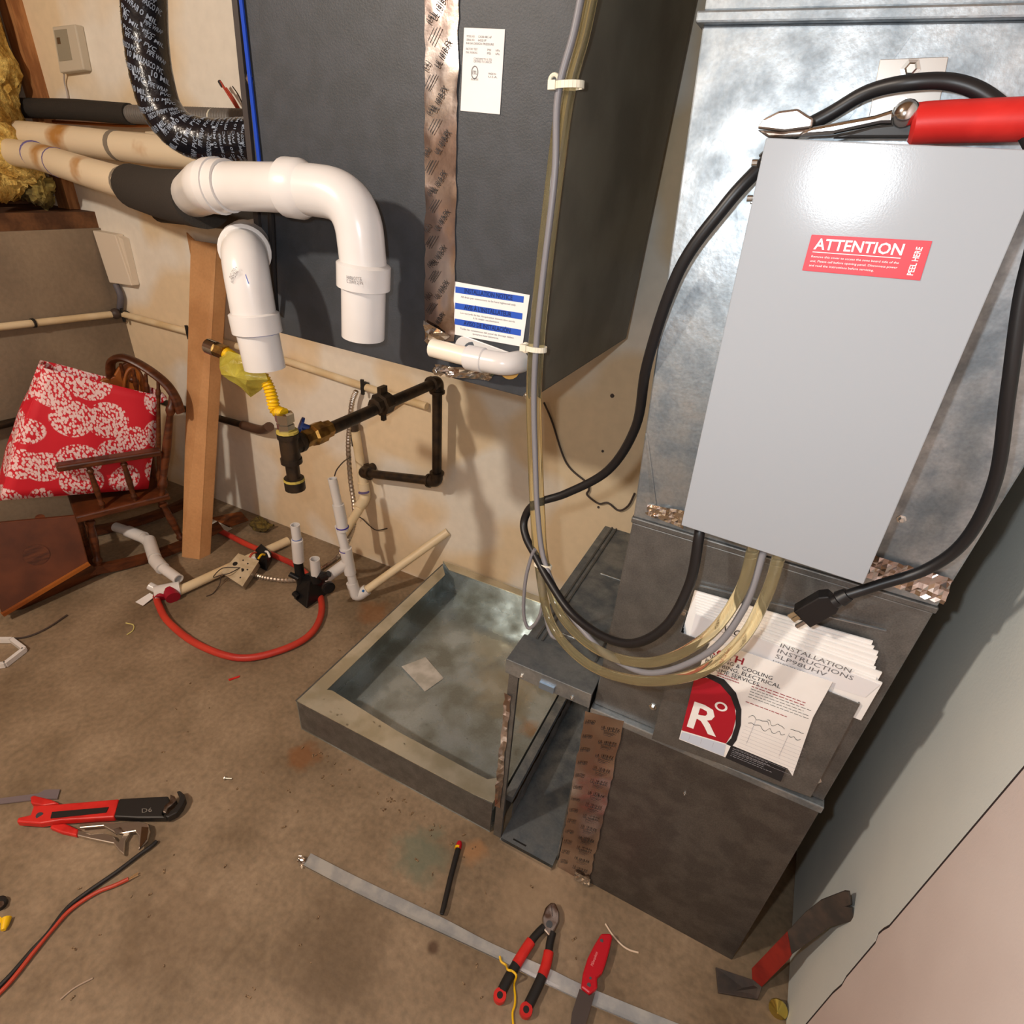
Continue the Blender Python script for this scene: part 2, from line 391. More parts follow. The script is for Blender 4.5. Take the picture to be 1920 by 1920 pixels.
# foil tape strip with printing
t0, t1, t2, t3 = cu(797,640,.0015), cu(851,640,.0015), cu(797,0,.0015), cu(860,0,.0015)
t2 = edgeat(t0,t2,zt); t3 = edgeat(t1,t3,zt)
def crumple(a, b, c, d, nu, nv, amp, seed, n=fn, ragged=.0012):
    r = np.random.default_rng(seed); H = r.normal(0, amp, (nv+1, nu+1)); E = r.normal(0, ragged, (nv+1, 2))
    def f(u, v):
        i, j = int(round(u*nu)), int(round(v*nv)); p = (a*(1-u)+b*u)*(1-v)+(c*(1-u)+d*u)*v
        if i in (0, nu): p = p + unit(b-a)*E[j, 0 if i == 0 else 1]
        return p + np.asarray(n)*(abs(H[j, i])+.0004)
    return MB().grid(f, nu, nv)
tape = crumple(t0,t1,t2,t3,6,60,.0010,1).build('foil_tape', foil, coil, smooth=True)
pr = MB(); dg = unit(V(.58,0,.82)); dn = unit(V(-.82,0,.58))
for k in range(15):
    o = t0+V(.010+.006*(k % 2),-.0042,.035+.052*k); w = .036
    text(pr, 'UL 181B-FX', o+V(.012,0,-.012), dg, dn, w=w, h=.0085, bold=True)
    for q in range(3): bar(pr, o+dn*(.006+.0042*q)+dg*.012, dg, dn, .024-.003*q, .0011)
    text(pr, '(UL)', o+dn*.024+dg*.028, dg, dn, w=.012, h=.007, bold=True)
pr.build('tape_print', ink, tape)
# rating label
q0 = [cu(864,208), cu(938,215), cu(948,55), cu(871,52)]
lab = MB().prism([q+fn*.0004 for q in q0], fn*.0012).build('rating_label', paper, coil, bevel=.001)
lo = cu(866,208); lx = unit(q0[1]-q0[0]); ly = unit(q0[3]-q0[0]); W = np.linalg.norm(q0[1]-q0[0]); Hh = np.linalg.norm(q0[3]-q0[0]); lo = q0[0]+fn*.0021
lp = MB()
for txt, u, v, w in [('MODEL NO.',.08,.89,.20),('CX38-48C-6F',.36,.89,.32),('SERIAL NO.',.08,.85,.20),('6021F',.36,.85,.2),('R410A DESIGN PRESSURE',.08,.81,.66),('FACTORY TEST',.08,.745,.28),('PSI',.6,.745,.08),('kPa',.80,.745,.09),('MAX. WORKING',.08,.705,.28),('PSI',.6,.705,.08),('kPa',.80,.705,.09),
    ('CONFORMS TO UL STD',.28,.635,.44),('CERTIFIED TO CAN/CSA',.28,.605,.44),('INTERTEK',.24,.39,.18),('MADE IN',.66,.47,.18),('U.S.A.',.66,.435,.22)]:
    text(lp, txt, lo+lx*W*u+ly*Hh*v, lx, ly, w=W*w, h=.0024)
for k in range(28):
    a, b = 2*math.pi*k/28, 2*math.pi*(k+1)/28; cc = lo+lx*W*.32+ly*Hh*.485
    lp.add([cc+lx*.0055*math.cos(a)+ly*.0075*math.sin(a), cc+lx*.0055*math.cos(b)+ly*.0075*math.sin(b), cc+lx*.0045*math.cos(b)+ly*.0062*math.sin(b), cc+lx*.0045*math.cos(a)+ly*.0062*math.sin(a)], [(0,1,2,3)])
text(lp, 'ETL', cc-lx*.0035-ly*.002, lx, ly, w=.007, h=.004, bold=True)
lp.build('label_print', ink_grey, lab)
# installation notice
q0 = [cu(848,626), cu(980,650), cu(994,553), cu(850,527)]
nl = MB().prism([q+fn*.0004 for q in q0], fn*.0012).build('notice_label', paper, coil)
lx = unit(q0[1]-q0[0]); ly = unit(q0[3]-q0[0]); W = .5*(np.linalg.norm(q0[1]-q0[0])+np.linalg.norm(q0[2]-q0[3])); Hh = np.linalg.norm(q0[3]-q0[0]); lo = q0[0]+fn*.0021
bm, tm, gm = MB(), MB(), MB()
for k, (h, l1, l2) in enumerate([('INSTALLATION NOTICE','All drain pan connections to be hand tightened only.',''),("AVIS À L'INSTALLATEUR",'Les raccords du bac récupérateur doivent être serrés','à la main seulement.'),('AVISO DE INSTALACIÓN','Todas las conexiones del panel de drenaje deben','apretarse a mano únicamente.')]):
    v = .80-.30*k
    bar(bm, lo+lx*W*.04+ly*Hh*v, lx, ly, W*.91, Hh*.115); text(tm, h, lo+fn*.0004+lx*W*.17+ly*Hh*(v+.02), lx, ly, w=W*.64, h=Hh*.085, bold=True)
    gm = MB(); text(gm, l1, lo+lx*W*.12+ly*Hh*(v-.075), lx, ly, w=W*.74, h=Hh*.036)
    if l2: text(gm, l2, lo+lx*W*.3+ly*Hh*(v-.135), lx, ly, w=W*.36, h=Hh*.036)
    gm.build('small_print', ink_grey, nl)
b_ = bm.build('blue_bands', mat('blue_band', (38,84,186), .5), nl); tm.build('band_lettering', mat('navy_ink', (18,40,96), .6), nl); 
# drain plate: white stadium-shaped plate, dark port with green plug
pc0, pc1 = cu(872,654,.003), cu(952,684,.003); ax = unit(pc1-pc0); ay = unit(np.cross(ax, V(0,1,0))); ay = ay if ay[2] > 0 else -ay
rr = .021; st = [pc0+rr*(math.cos(a)*-ax*1+math.sin(a)*ay) for a in np.linspace(-math.pi/2, math.pi/2, 12)[::-1]] + [pc1+rr*(math.cos(a)*ax+math.sin(a)*ay) for a in np.linspace(-math.pi/2, math.pi/2, 12)]
MB().prism(st, V(0,.0028,0)).build('drain_plate', pvc, coil, bevel=.001)
MB().cyl(cu(884,657,.003), cu(884,657,.007), .014).build('drain_port', black_rubber, coil, smooth=True)
MB().cyl(cu(886,659,.007), cu(886,659,.010), .0085).build('green_plug', mat('green_plastic',(20,140,92),.4), coil, smooth=True)
MB().cyl(cu(956,692,.003), cu(956,692,.0052), .017).build('foam_gasket', mat('orange_foam',(206,160,84),.9), coil)
dpipe = thing('drain_pipe', cu(930,690,.03), 'short cream plastic drain pipe with white elbow below the blue and white notice', 'drain pipe')
dE = cu(948,684,.032); dA = cu(810,652,.034)
MB().pipe([cu(880,670,.034), dA], .0155, .012, open1=True, n=20, deep=.03).build('pipe_run', mat('cream_pvc',(236,226,208),.35), dpipe, smooth=True)
MB().sweep(bend([cu(875,670,.033), dE, dE+V(.012,.034,0)], .022), .0185, 20).build('elbow', pvc, dpipe, smooth=True)
MB().lathe(cu(877,670,.033), dE-cu(877,670,.033), [(0,.0155),(.001,.0205),(.030,.0205),(.032,.0185)], 20).build('elbow_collar', pvc, dpipe, smooth=True)
def screw(p, n, r, parent, name='screw'):
    n = unit(n); mb = MB().lathe(p, n, [(0,r*1.6),(.001,r*1.6),(.0012,r),(.004,r),(.005,r*.7)], 6)
    return mb.build(name, zinc, parent)
for p in [(818,696),(989,744)]: screw(cu(*p), fn, .005, coil)
screw(cu(469,149), fn, .0055, coil)
fb = crumple(cu(828,705,.002),cu(920,712,.002),cu(815,682,.002),cu(935,695,.002),10,4,.004,9).build('torn_foil', foil_bright, coil, smooth=False)
crumple(cu(800,640,.003),cu(812,655,.003),cu(797,600,.003),cu(845,630,.003),4,4,.004,10).build('torn_foil', foil_bright, coil)
# seam on the cabinet side
# ------------------------------------------------------------------ return-air duct on the right
YD = .757
XL0, XR0 = -.137, .262
duct = thing('return_air_duct', (.06,1.0,0), 'galvanised steel return duct dropping to the floor against the right wall', 'duct')
def dcol(z, yf): return [(XL0-.06*max(0,(z-.96))*1.0, yf), (XR0+.02*max(0,z-.96), yf)]
def section(z0, z1, yf, m, name, yb=1.40, dx=0.0):
    (a, _), (b, _) = dcol(z0, yf); (c, _), (d_, _) = dcol(z1, yf)
    return MB().hexa([(a-dx,yf,z0),(b+dx,yf,z0),(b+dx,yb,z0),(a-dx,yb,z0),(c-dx,yf,z1),(d_+dx,yf,z1),(d_+dx,yb,z1),(c-dx,yb,z1)]).build(name, m, duct, bevel=.002)
section(0.0, .536, .747, mat('base_steel',(108,104,100),.46,.7,(94,90,87),26,bump=.05,bs=160,fine=.18,fs=420), 'base_box')
section(.536, .552, .744, galv, 'ledge_strip', dx=.002)
section(.552, .955, YD, galv_dull, 'lower_panel')
section(.955, .965, .7545, galv_dull, 'seam_flange', dx=.002)
section(.965, 1.542, YD, galv, 'riser')
section(1.542, 1.552, .748, galv, 'top_flange', dx=.006)
section(1.552, 2.2, .754, galv, 'upper_riser')
# cross-break on the riser face
MB().add([V(-.155,YD-.0006,1.535),V(.02,YD-.0006,1.535),V(-.075,YD-.0035,1.33)],[(0,1,2)]).build('cross_break', galv, duct)
MB().add([V(-.145,YD-.0006,1.10),V(-.142,YD-.0006,1.10),V(-.1,YD-.002,.972),V(-.11,YD-.0006,.968)],[(0,1,2,3)]).build('cross_break', galv, duct)
def dq(px, py, off=0.0, yf=YD): return Y(px, py, yf-off)
# tape around the seam
crumple(dq(1210,962,.004),dq(1282,990,.004),dq(1214,945,.004),dq(1288,958,.004),12,5,.002,21).build('foil_tape', foil_bright, duct)
crumple(dq(1625,1080,.004),dq(1770,1132,.004),dq(1640,1040,.004),dq(1788,1085,.004),16,6,.003,22).build('foil_tape', foil, duct)
for p in [(1283,1148),(1224,1325),(1532,1462)]: screw(dq(*p), fn, .0045, duct)
screw(dq(1284,1487,0,.747), fn, .002, duct); screw(dq(1690,973), fn, .0035, duct); screw(dq(1413,376), fn, .004, duct)
# long foil tape on the base corner with print
b0, b1, b2, b3 = Y(1045,1628,.7445), Y(1104,1655,.7445), Y(1098,1333,.7445), Y(1171,1352,.7445)
bt = crumple(b0,b1,b2,b3,6,34,.0011,31).build('foil_tape', foil, duct, smooth=True)
bp = MB(); ux = unit(b3-b2); uz = unit(b2-b0)
for k in range(13):
    o = b0+uz*(.03+.040*k)+ux*(.036)+V(0,-.0034,0)
    text(bp, 'UL 181B-FX', o, unit(ux+.10*uz), unit(uz), w=.036, h=.007, bold=True)
    for q in range(3): bar(bp, o-uz*(.004+.004*q)+ux*.006, ux, uz, .024-.004*q, .0010)
    text(bp, 'LISTED', o-ux*.032+uz*.004, unit(ux+.25*uz), uz, w=.020, h=.007, bold=True)
bp.build('tape_print', ink, bt)
crumple(Z(1074,1648,.002),Z(1104,1664,.002),Y(1080,1634,.742),Y(1106,1648,.742),6,3,.003,33,n=V(0,-.7,.7)).build('torn_foil', foil_bright, duct)

# ------------------------------------------------------------------ sheet-metal base pan
PX0, PX1, PY0, PY1, PZ = -.928, -.318, .738, 1.478, .116
pan = thing('sheet_metal_pan', ((PX0+PX1)/2, (PY0+PY1)/2, 0), 'open galvanised steel pan with turned-in rim on the concrete floor', 'pan')
MB().box((PX0,PY0,.0005),(PX1,PY1,.006)).build('pan_bottom', galv_pan, pan)
th = .003
MB().box((PX0,PY0,.006),(PX0+th,PY1,PZ)).build('pan_wall', galv_pan, pan); MB().box((PX0+th,PY1-th,.006),(PX1,PY1,PZ+.016)).build('pan_wall', galv_pan, pan)
MB().box((PX0+th,PY0,.006),(PX1,PY0+th,PZ)).build('pan_wall', galv_dull, pan); MB().box((PX1-th,PY0+th,.006),(PX1,PY1-th,.085)).build('pan_wall', galv_pan, pan)
rim_m = mat('warm_lit_wet_rim', (206,200,180), .24, .55, (182,174,150), 12, bump=.1, bs=80)  # pan steel tinted bright and warm, bulb reflection put into the colour
def flange(poly, m=rim_m): return MB().prism([V(x,y,PZ) for x, y in poly], V(0,0,.0025)).build('rim_flange', m, pan)
flange([(PX0,PY0),(PX0+.33,PY0),(PX0+.55,PY0),(PX1,PY0+.004),(PX1,PY0+.085),(PX1-.04,PY0+.05),(PX1-.10,PY0+.05),(PX0+.30,PY0+.055),(PX0+.06,PY0+.075),(PX0+.045,PY0+.07)])
flange([(PX0,PY0),(PX0+.045,PY0+.07),(PX0+.042,PY1-.05),(PX0,PY1)])
MB().prism([V(x,y,PZ+.0165) for x, y in [(PX0,PY1),(PX0+.05,PY1-.035),(PX1,PY1-.025),(PX1,PY1)]], V(0,0,.0025)).build('rim_flange', rim_m, pan)
MB().sweep([V(PX0,PY0-.001,PZ+.001),V(PX0,PY1,PZ+.001)],.003,8).build('folded_edge', galv_dull, pan); 
# water droplets on the pan rim
drops = MB()
for k in range(36):
    if k < 14: p = V(PX0+.06+rng.uniform(0,.30), PY0+rng.uniform(.006,.048), PZ+.0025); r = rng.uniform(.0012,.0038)
    else: p = V(PX0+.30+rng.uniform(-.12,.16), PY0+rng.uniform(.10,.26), .006); r = rng.uniform(.001,.003)
    drops.ball(p, r, 8, (1.3,1,.45))
dr = drops.build('water_drops', mat('water', (250,250,250), .03, 0, trans=1.0, ior=1.33), pan, smooth=True); dr['kind'] = 'stuff'
add_stains(galv_pan, [(V(-.36,1.06,.006)-V(*pan.location),.035,(168,122,64),.6),(V(-.62,1.30,.006)-V(*pan.location),.09,(206,206,188),.5),(V(-.50,1.15,.006)-V(*pan.location),.12,(176,166,140),.5),(V(-.34,1.33,.006)-V(*pan.location),.06,(214,206,188),.6)], (0,0,0))
cpo = [Z(753,1250,.012),Z(797,1297,.007),Z(832,1272,.007),Z(798,1233,.012)]
tag(MB().prism(cpo, V(0,0,.0016)).build('paper_card', paper_dirty), 'grey water-stained card lying loose in the metal pan', 'card')

# ------------------------------------------------------------------ filter rack between pan and duct
FX0, FX1, FY0, FY1, FZ = -.308, -.144, .738, 1.315, .592
rack = thing('filter_rack', ((FX0+FX1)/2, (FY0+FY1)/2, 0), 'narrow galvanised filter rack with open front between pan and duct', 'filter rack')
MB().box((FX0,FY0+.02,FZ-.006),(FX1,FY1,FZ)).build('top_plate', galv, rack)
cap = MB().box((FX0-.006,FY0-.004,FZ),(FX1+.004,FY0+.075,FZ+.006)); cap.box((FX0-.006,FY0-.006,FZ-.030),(FX1+.004,FY0-.002,FZ+.006)); cap.build('door_cap', galv, rack, bevel=.001)
MB().box((FX0+.068,FY0-.011,FZ-.027),(FX0+.098,FY0-.006,FZ-.012)).build('latch', mat('blue_steel_latch',(150,172,196),.3,.8), rack)
for x in (FX0+.03, FX1-.03): screw(V(x,FY0-.006,FZ-.020), fn, .0025, rack)
for x in (FX0+.018, FX0+.030, FX1-.02): MB().box((x,FY0+.08,FZ),(x+.004,FY1,FZ+.003)).build('seam_rib', galv_dull, rack)
for y in (.86, 1.10): MB().box((FX0+.06,y,FZ),(FX0+.11,y+.002,FZ+.0012)).build('slot_edge', zinc, rack)
MB().box((FX0,FY0,0.0),(FX0+.020,FY0+.008,FZ-.006)).build('front_post', galv_dull, rack)
MB().box((FX0,FY0+.008,0.0),(FX0+.003,FY0+.045,FZ-.006)).build('front_post', galv_dull, rack)
MB().box((FX0,FY0+.045,.085),(FX0+.022,FY1,.105)).build('guide_rail', galv, rack); MB().box((FX0,FY0+.045,.0),(FX0+.003,FY1,.085)).build('side_panel', galv_dull, rack)
MB().box((FX0,FY0+.045,FZ-.06),(FX0+.02,FY1,FZ-.006)).build('guide_rail', galv, rack)
MB().box((FX1-.004,FY0+.02,0.0),(FX1,FY1,FZ-.006)).build('side_panel', galv_dull, rack); MB().box((FX0,FY1-.003,0.0),(FX1,FY1,FZ-.006)).build('back_panel', galv_dull, rack)
MB().box((FX0+.022,FY0-.006,.004),(FX1-.005,FY1-.004,.010)).build('bottom_plate', galv, rack); MB().box((FX0+.022,FY0-.010,.001),(FX1-.005,FY0-.004,.012)).build('bottom_lip', zinc, rack)
MB().box((FX0+.05,FY0+.006,.0101),(FX0+.085,FY0+.010,.0108)).build('slot', tool_black, rack)
tape2 = crumple(V(FX0-.004,FY0-.001,.12),V(FX0+.012,FY0-.001,.12),V(FX0-.004,FY0-.001,.50),V(FX0+.01,FY0-.001,.50),2,24,.0014,41).build('foil_tape', foil, rack)
crumple(V(FX0+.0225,FY0+.05,.02),V(FX0+.0225,FY0+.45,.02),V(FX0+.0225,FY0+.05,.08),V(FX0+.0225,FY0+.45,.08),24,4,.002,42,n=V(1,0,0)).build('foil_tape', foil, rack)
# ------------------------------------------------------------------ control box on the duct
YK = .672
kBL, kBR, kTL = Y(1277,985,.6785), Y(1625,1083,.6655), Y(1436,258,.6785)
kBR[2] = kBL[2]; kTR = kTL+(kBR-kBL); KN = unit(np.cross(kTL-kBL, kBR-kBL)); KN = KN if KN[1] < 0 else -KN
def KP(x, y, o=0.0): return PL(x, y, kBL+KN*o, KN)
box = thing('control_box', ((kBL+kBR)/2), 'light grey metal control box with red warning sticker fixed to the duct', 'control box')
bk = -KN*.004
MB().hexa([kBL,kBR,kBR+bk,kBL+bk,kTL,kTR,kTR+bk,kTL+bk]).build('front_cover', grey_paint, box, bevel=.0012)
i_ = V(.004,.004,0); j_ = V(-.004,.004,0); dp = V(0,.072,0); up = V(0,0,.004)
MB().hexa([kBL+i_+up,kBR+j_+up,kBR+j_+dp+up,kBL+i_+dp+up,kTL+i_-up,kTR+j_-up,kTR+j_+dp-up,kTL+i_+dp-up]).build('box_body', grey_paint, box)
mb = MB().prism([Y(1650,112,YD-.0005),Y(1778,107,YD-.0005),Y(1752,240,YD-.0005),Y(1625,240,YD-.0005)], V(0,-.0018,0))
mb.build('mounting_bracket', mat('bracket_steel',(176,170,164),.35,.7), box, bevel=.0005)
screw(Y(1707,130,YD-.0023), fn, .0052, box)
for p in ((1420,305),(1411,372)): MB().cyl(Y(p[0],p[1],.69), Y(p[0]-10,p[1],.69), .003).build('side_screw', zinc, box)
for px_, m_ in ((1427,mat('red_wire',(176,62,40),.5)),(1434,paper)): MB().sweep([Y(px_,1010,.70),Y(px_-1,1040,.70),Y(px_-3,1052,.70)], .0022, 8).build('wire_end', m_, box, smooth=True)
# sticker
sq = [KP(1504,507,.0003),KP(1725,526,.0003),KP(1748,452,.0003),KP(1522,440,.0003)]
stk = MB().prism(sq, KN*.0007).build('warning_sticker', mat('sticker_red',(226,58,70),.5), box, bevel=.0003)
sx = unit(sq[1]-sq[0]); sy = unit(kTL-kBL-sx*np.dot(kTL-kBL,sx)); W = np.linalg.norm(sq[1]-sq[0]); Hh = np.dot(sq[3]-sq[0],sy); so = sq[0]+KN*.0013
wm = MB(); text(wm, 'ATTENTION', so+sx*W*.05+sy*Hh*.62, sx, sy, w=W*.74, h=Hh*.30, bold=True)
bar(wm, so+sx*W*.05+sy*Hh*.53, sx, sy, W*.74, Hh*.02)
for k, ln in enumerate(['Remove this cover to access the zone board side of the','unit. Please call before opening panel. Disconnect power','and read the instructions before servicing.']):
    text(wm, ln, so+sx*W*.05+sy*Hh*(.39-.125*k), sx, sy, w=W*(.74 if k < 2 else .56), h=Hh*.06)
text(wm, 'PEEL HERE', so+sx*W*.93+sy*Hh*.12, sy, -sx, w=Hh*.74, h=W*.05, bold=True)
wm.build('sticker_lettering', mat('white_ink',(246,236,236),.6), stk)

# ------------------------------------------------------------------ cords
def cord(name, pts, r, m, label, cat, k=8, n=10, parent=None):
    mb = MB().sweep(smooth_path(pts, k), r, n)
    if parent is not None: return mb.build(name, m, parent, smooth=True)
    o = mb.build(name, m, smooth=True); return tag(o, label, cat)
P = [(1440,300,.735),(1425,314,.728),(1360,385,.72),(1272,510,.725),(1214,680,.75),(1192,800,.79),(1140,882,.82),(1062,925,.825),(1003,945,.82),(983,975,.815),(986,1006,.80),(1003,1040,.785),(1030,1090,.76),(1072,1150,.73),(1130,1193,.695),(1190,1206,.675),(1250,1172,.675),(1293,1095,.69),(1310,1010,.70),(1313,985,.71)]
cord('power_cable', [Y(*p) for p in P], .0072, black_rubber, 'thick black cable looping from behind the control box down into its underside', 'cable')
pc = thing('plug_cord', Y(1560,1130,.705), 'black power cord ending in a three-prong plug over the papers', 'power cord')
P = [(1430,300,.738),(1480,255,.735),(1555,214,.735),(1625,174,.73),(1705,155,.72),(1790,155,.72),(1862,188,.715),(1935,270,.70),(1950,400,.69),(1915,560,.69),(1890,740,.69),(1866,900,.70),(1812,1010,.71),(1740,1066,.715),(1650,1096,.712),(1575,1120,.705)]
cord('cord', [Y(*p) for p in P], .0066, black_rubber, '', '', parent=pc)
a, b = Y(1585,1117,.705), Y(1503,1163,.703); d = unit(b-a); L_ = np.linalg.norm(b-a); s_ = unit(np.cross(d, fn))
MB().sweep([a-d*.004,a+d*.008,a+d*.010,a+d*.016], [.0085,.0105,.0085,.009], 12).build('strain_relief', black_rubber, pc, smooth=True)
pl = MB().prism([a+d*.016+s_*.010, a+d*.026+s_*.0155, b+s_*.0155, b-s_*.0155, a+d*.026-s_*.0155, a+d*.016-s_*.010], V(0,.020,0)).build('plug_body', black_rubber, pc, bevel=.002)
for o_, l_, m_ in ((.008,.014,plate_steel),(.001,.014,plate_steel),(-.009,.017,chrome)):
    MB().obox(b+d*l_/2+s_*o_+V(0,.01,0), d*l_/2, s_*(.0028 if o_ > -.005 else .0022), V(0,.0012 if o_ > -.005 else .0022,0)).build('prong', m_, pc)

# ------------------------------------------------------------------ tubing bundle along the cabinet corner
tube_top = [(1112,-40,.845),(1092,60,.845),(1062,180,.845),(1042,330,.842),(1020,520,.84),(1008,640,.838),(1003,745,.835),(1006,870,.825),(1010,960,.81),(1017,1050,.785)]
def off(pts, dx): return [(x+dx, y, d) for x, y, d in pts]
tA = off(tube_top,4)+[(1050,1150,.75),(1120,1218,.70),(1220,1242,.665),(1320,1198,.66),(1385,1115,.675),(1412,1030,.695),(1418,1005,.70)]
tB = off(tube_top,-8)+[(1032,1165,.75),(1095,1240,.70),(1190,1275,.655),(1300,1265,.635),(1385,1205,.64),(1435,1120,.665),(1460,1045,.69),(1466,1015,.70)]
cord('clear_tube', [Y(*p) for p in tA], .0078, clear, 'clear yellowish vinyl tube, inner loop of the pair entering the control box', 'tube', n=14)
cord('clear_tube', [Y(*p) for p in tB], .0078, clear, 'clear yellowish vinyl tube, outermost loop hanging lowest over the red document', 'tube', n=14)
gA = [(x-(16 if y < 300 else 2), y, d-.010) for x, y, d in tube_top[:-1]]+[(1020,1050,.78),(1055,1130,.75),(1100,1190,.72),(1150,1235,.69),(1225,1262,.665),(1330,1222,.66),(1395,1140,.675),(1430,1040,.695),(1437,1010,.70)]
cord('grey_cable', [Y(*p) for p in gA], .0048, wire_grey, 'grey control cable running beside the clear tubes', 'cable')
cord('grey_cable', [Y(*p) for p in [(1003,1030,.78),(996,1045,.78),(985,1090,.775),(982,1150,.77),(992,1178,.77),(1012,1155,.77),(1018,1110,.775),(1012,1070,.78),(1020,1140,.772),(1032,1188,.76),(1050,1200,.75)]], .0033, wire_grey, 'thin grey cable coiled into a small loop below the cable tie', 'cable')
def tie(c, t, label, r=.019, lug=None):
    o = thing('cable_tie', c, label, 'cable tie')
    t = unit(t); u = unit(np.cross(t, V(0,1,.01))); w = np.cross(t, u)
    ring = [c+r*(math.cos(a)*u*.95+math.sin(a)*w*.62) for a in np.linspace(0, 2*math.pi, 25)]
    mb = MB()
    for p, q in zip(ring[:-1], ring[1:]): mb.beam(p, q, .002, .008, up=t)
    mb.build('strap', tie_white, o)
    if lug is not None:
        h = lug; MB().obox(c-u*r*.9+V(0,-.008,0), u*.005, t*.005, V(0,.004,0)).build('tie_head', tie_white, o)
        rg = [h+.0062*(math.cos(a)*V(1,0,0)+math.sin(a)*V(0,0,1)) for a in np.linspace(0, 2*math.pi, 17)]
        MB().sweep(rg, .0026, 8, cap=False).build('screw_lug', tie_white, o, smooth=True)
    return o
tie(Y(1066,160,.838), V(.06,0,-1), 'white nylon mounting tie holding tubes high on the grey cabinet edge', .021, Y(1039,151,.842))
tie(Y(1004,653,.832), V(.03,0,-1), 'white nylon mounting tie beside the blue and white notice', .019, Y(986,652,.842))
tie(Y(1018,1060,.78), V(0,-.3,-1), 'cream nylon tie gathering tubes above the filter rack', .0165)
cord('thin_wire', [Y(*p) for p in [(1020,755,1.47),(1035,790,1.484),(1062,868,1.484),(1100,905,1.484),(1104,918,1.482),(1101,928,1.48),(1122,944,1.482),(1140,943,1.482),(1160,957,1.482),(1178,948,1.482),(1190,925,1.482)]], .003, wire_dark, 'thin dark wire crinkled along the beige wall behind the cabinet', 'wire')

# ------------------------------------------------------------------ tin snips on top of the control box
sn = thing('tin_snips', Y(1640,250,.705), 'tin snips with bright steel jaws and red grip resting on the control box', 'snips')
def S(px, py, y=.700): return Y(px, py, y)
MB().prism([S(1419,241),S(1432,222),S(1460,208),S(1496,203),S(1512,214),S(1526,222),S(1522,240),S(1470,247)], V(0,.010,0)).build('upper_jaw', mat('jaw_steel',(170,158,150),.3,.95), sn, bevel=.002)
MB().prism([S(1419,243),S(1470,247),S(1520,240),S(1500,256),S(1440,258)], V(0,.012,0)).build('lower_jaw', tool_steel, sn, bevel=.002)
MB().prism([S(1480,257),S(1520,238),S(1640,216),S(1690,200),S(1712,205),S(1714,232),S(1650,233),S(1560,252)], V(0,.012,0)).build('steel_arm', chrome, sn, bevel=.003)
MB().prism([S(1560,258),S(1640,236),S(1712,228),S(1712,258)], V(0,.016,0)).build('lower_arm', tool_black, sn, bevel=.002)
MB().ball(S(1697,213,.698), .011, 16).build('pivot_bolt', chrome, sn, smooth=True); MB().cyl(S(1690,195,.698), S(1690,195,.710), .005).build('pivot_nut', chrome, sn)
MB().sweep(smooth_path([S(1706,234,.708),S(1740,230,.708),S(1850,226,.708),S(1990,222,.708)],4), [.017]+[.0215]*12, 16, flat=.75).build('red_grip', red_plastic, sn, smooth=True)

# ------------------------------------------------------------------ document pocket and papers on the duct
pk = thing('document_pocket', Y(1370,1430,YD), 'flat steel document pocket screwed to the duct holding papers', 'pocket')
pq = [Y(1274,1186,.722),Y(1610,1320,.722),Y(1518,1494,.726),Y(1222,1385,.726)]
MB().prism(pq, V(0,.002,0)).build('pocket_front', galv_dull, pk)
MB().prism([pq[3],pq[2],pq[2]+V(0,.031,0),pq[3]+V(0,.031,0)], V(0,0,.002)).build('pocket_bottom', galv_dull, pk)
for a, b in ((pq[0],pq[3]),(pq[1],pq[2])): MB().prism([a,b,b+V(0,.031,0),a+V(0,.034,0)], V(.0015,0,0)).build('pocket_side', galv_dull, pk)
MB().beam(Y(1312,1098,.752),Y(1662,1182,.752),.003,.002).build('glint_strip', galv, pk)
man = thing('instruction_manual', Y(1460,1290,.735), 'thick white installation manual with curled pages standing in the document pocket', 'manual')
cL, cR = (1304,1152), (1650,1284); bL, bR = (1302,1104), (1640,1196)
cv = MB().prism([Y(cL[0]-14,cL[1]+52,.7255),Y(cR[0]-28,cR[1]+24,.7255),Y(*cR,.7255),Y(*cL,.7255)], V(0,.0012,0)).build('cover', mat('cover_paper',(226,224,226),.5), man)
for k in range(9):
    t = (k+.3)/9; y0 = .7268+.0027*k; r = random.Random(k)
    l = (cL[0]*(1-t)+bL[0]*t, cL[1]*(1-t)+bL[1]*t); q = (cR[0]*(1-t)+bR[0]*t+r.uniform(-7,7), cR[1]*(1-t)+bR[1]*t)
    p0, p1 = Y(*l, y0), Y(*q, y0); dn_ = V(0,0,-.075)
    MB().prism([p0+dn_,p1+dn_,p1,p0], V(0,.0025,0)).build('page_block', paper, man)
cx = unit(Y(1558,1246,.7255)-Y(1466,1212,.7255)); cz = unit(np.cross(cx, V(0,1,0))); cz = cz if cz[2] > 0 else -cz
tm = MB()
for s_t, p, w in (('INSTALLATION',(1462,1213),.092),('INSTRUCTIONS',(1457,1223),.099),('SLP98UHV',(1453,1233),.068)):
    text(tm, s_t, Y(p[0],p[1],.7250), cx, cz, w=w, h=.0075)
text(tm, 'LITHO IN U.S.A.', Y(1449,1240,.7250), cx, cz, w=.05, h=.003)
tm.build('cover_title', ink_grey, cv); tm = MB(); text(tm, 'LENNOX', Y(1338,1176,.7250), cx, cz, w=.044, h=.011, bold=True, shear=.25); bar(tm, Y(1340,1180,.7250), cx, cz, .046, .0006)
tm.build('cover_logo', ink, cv)

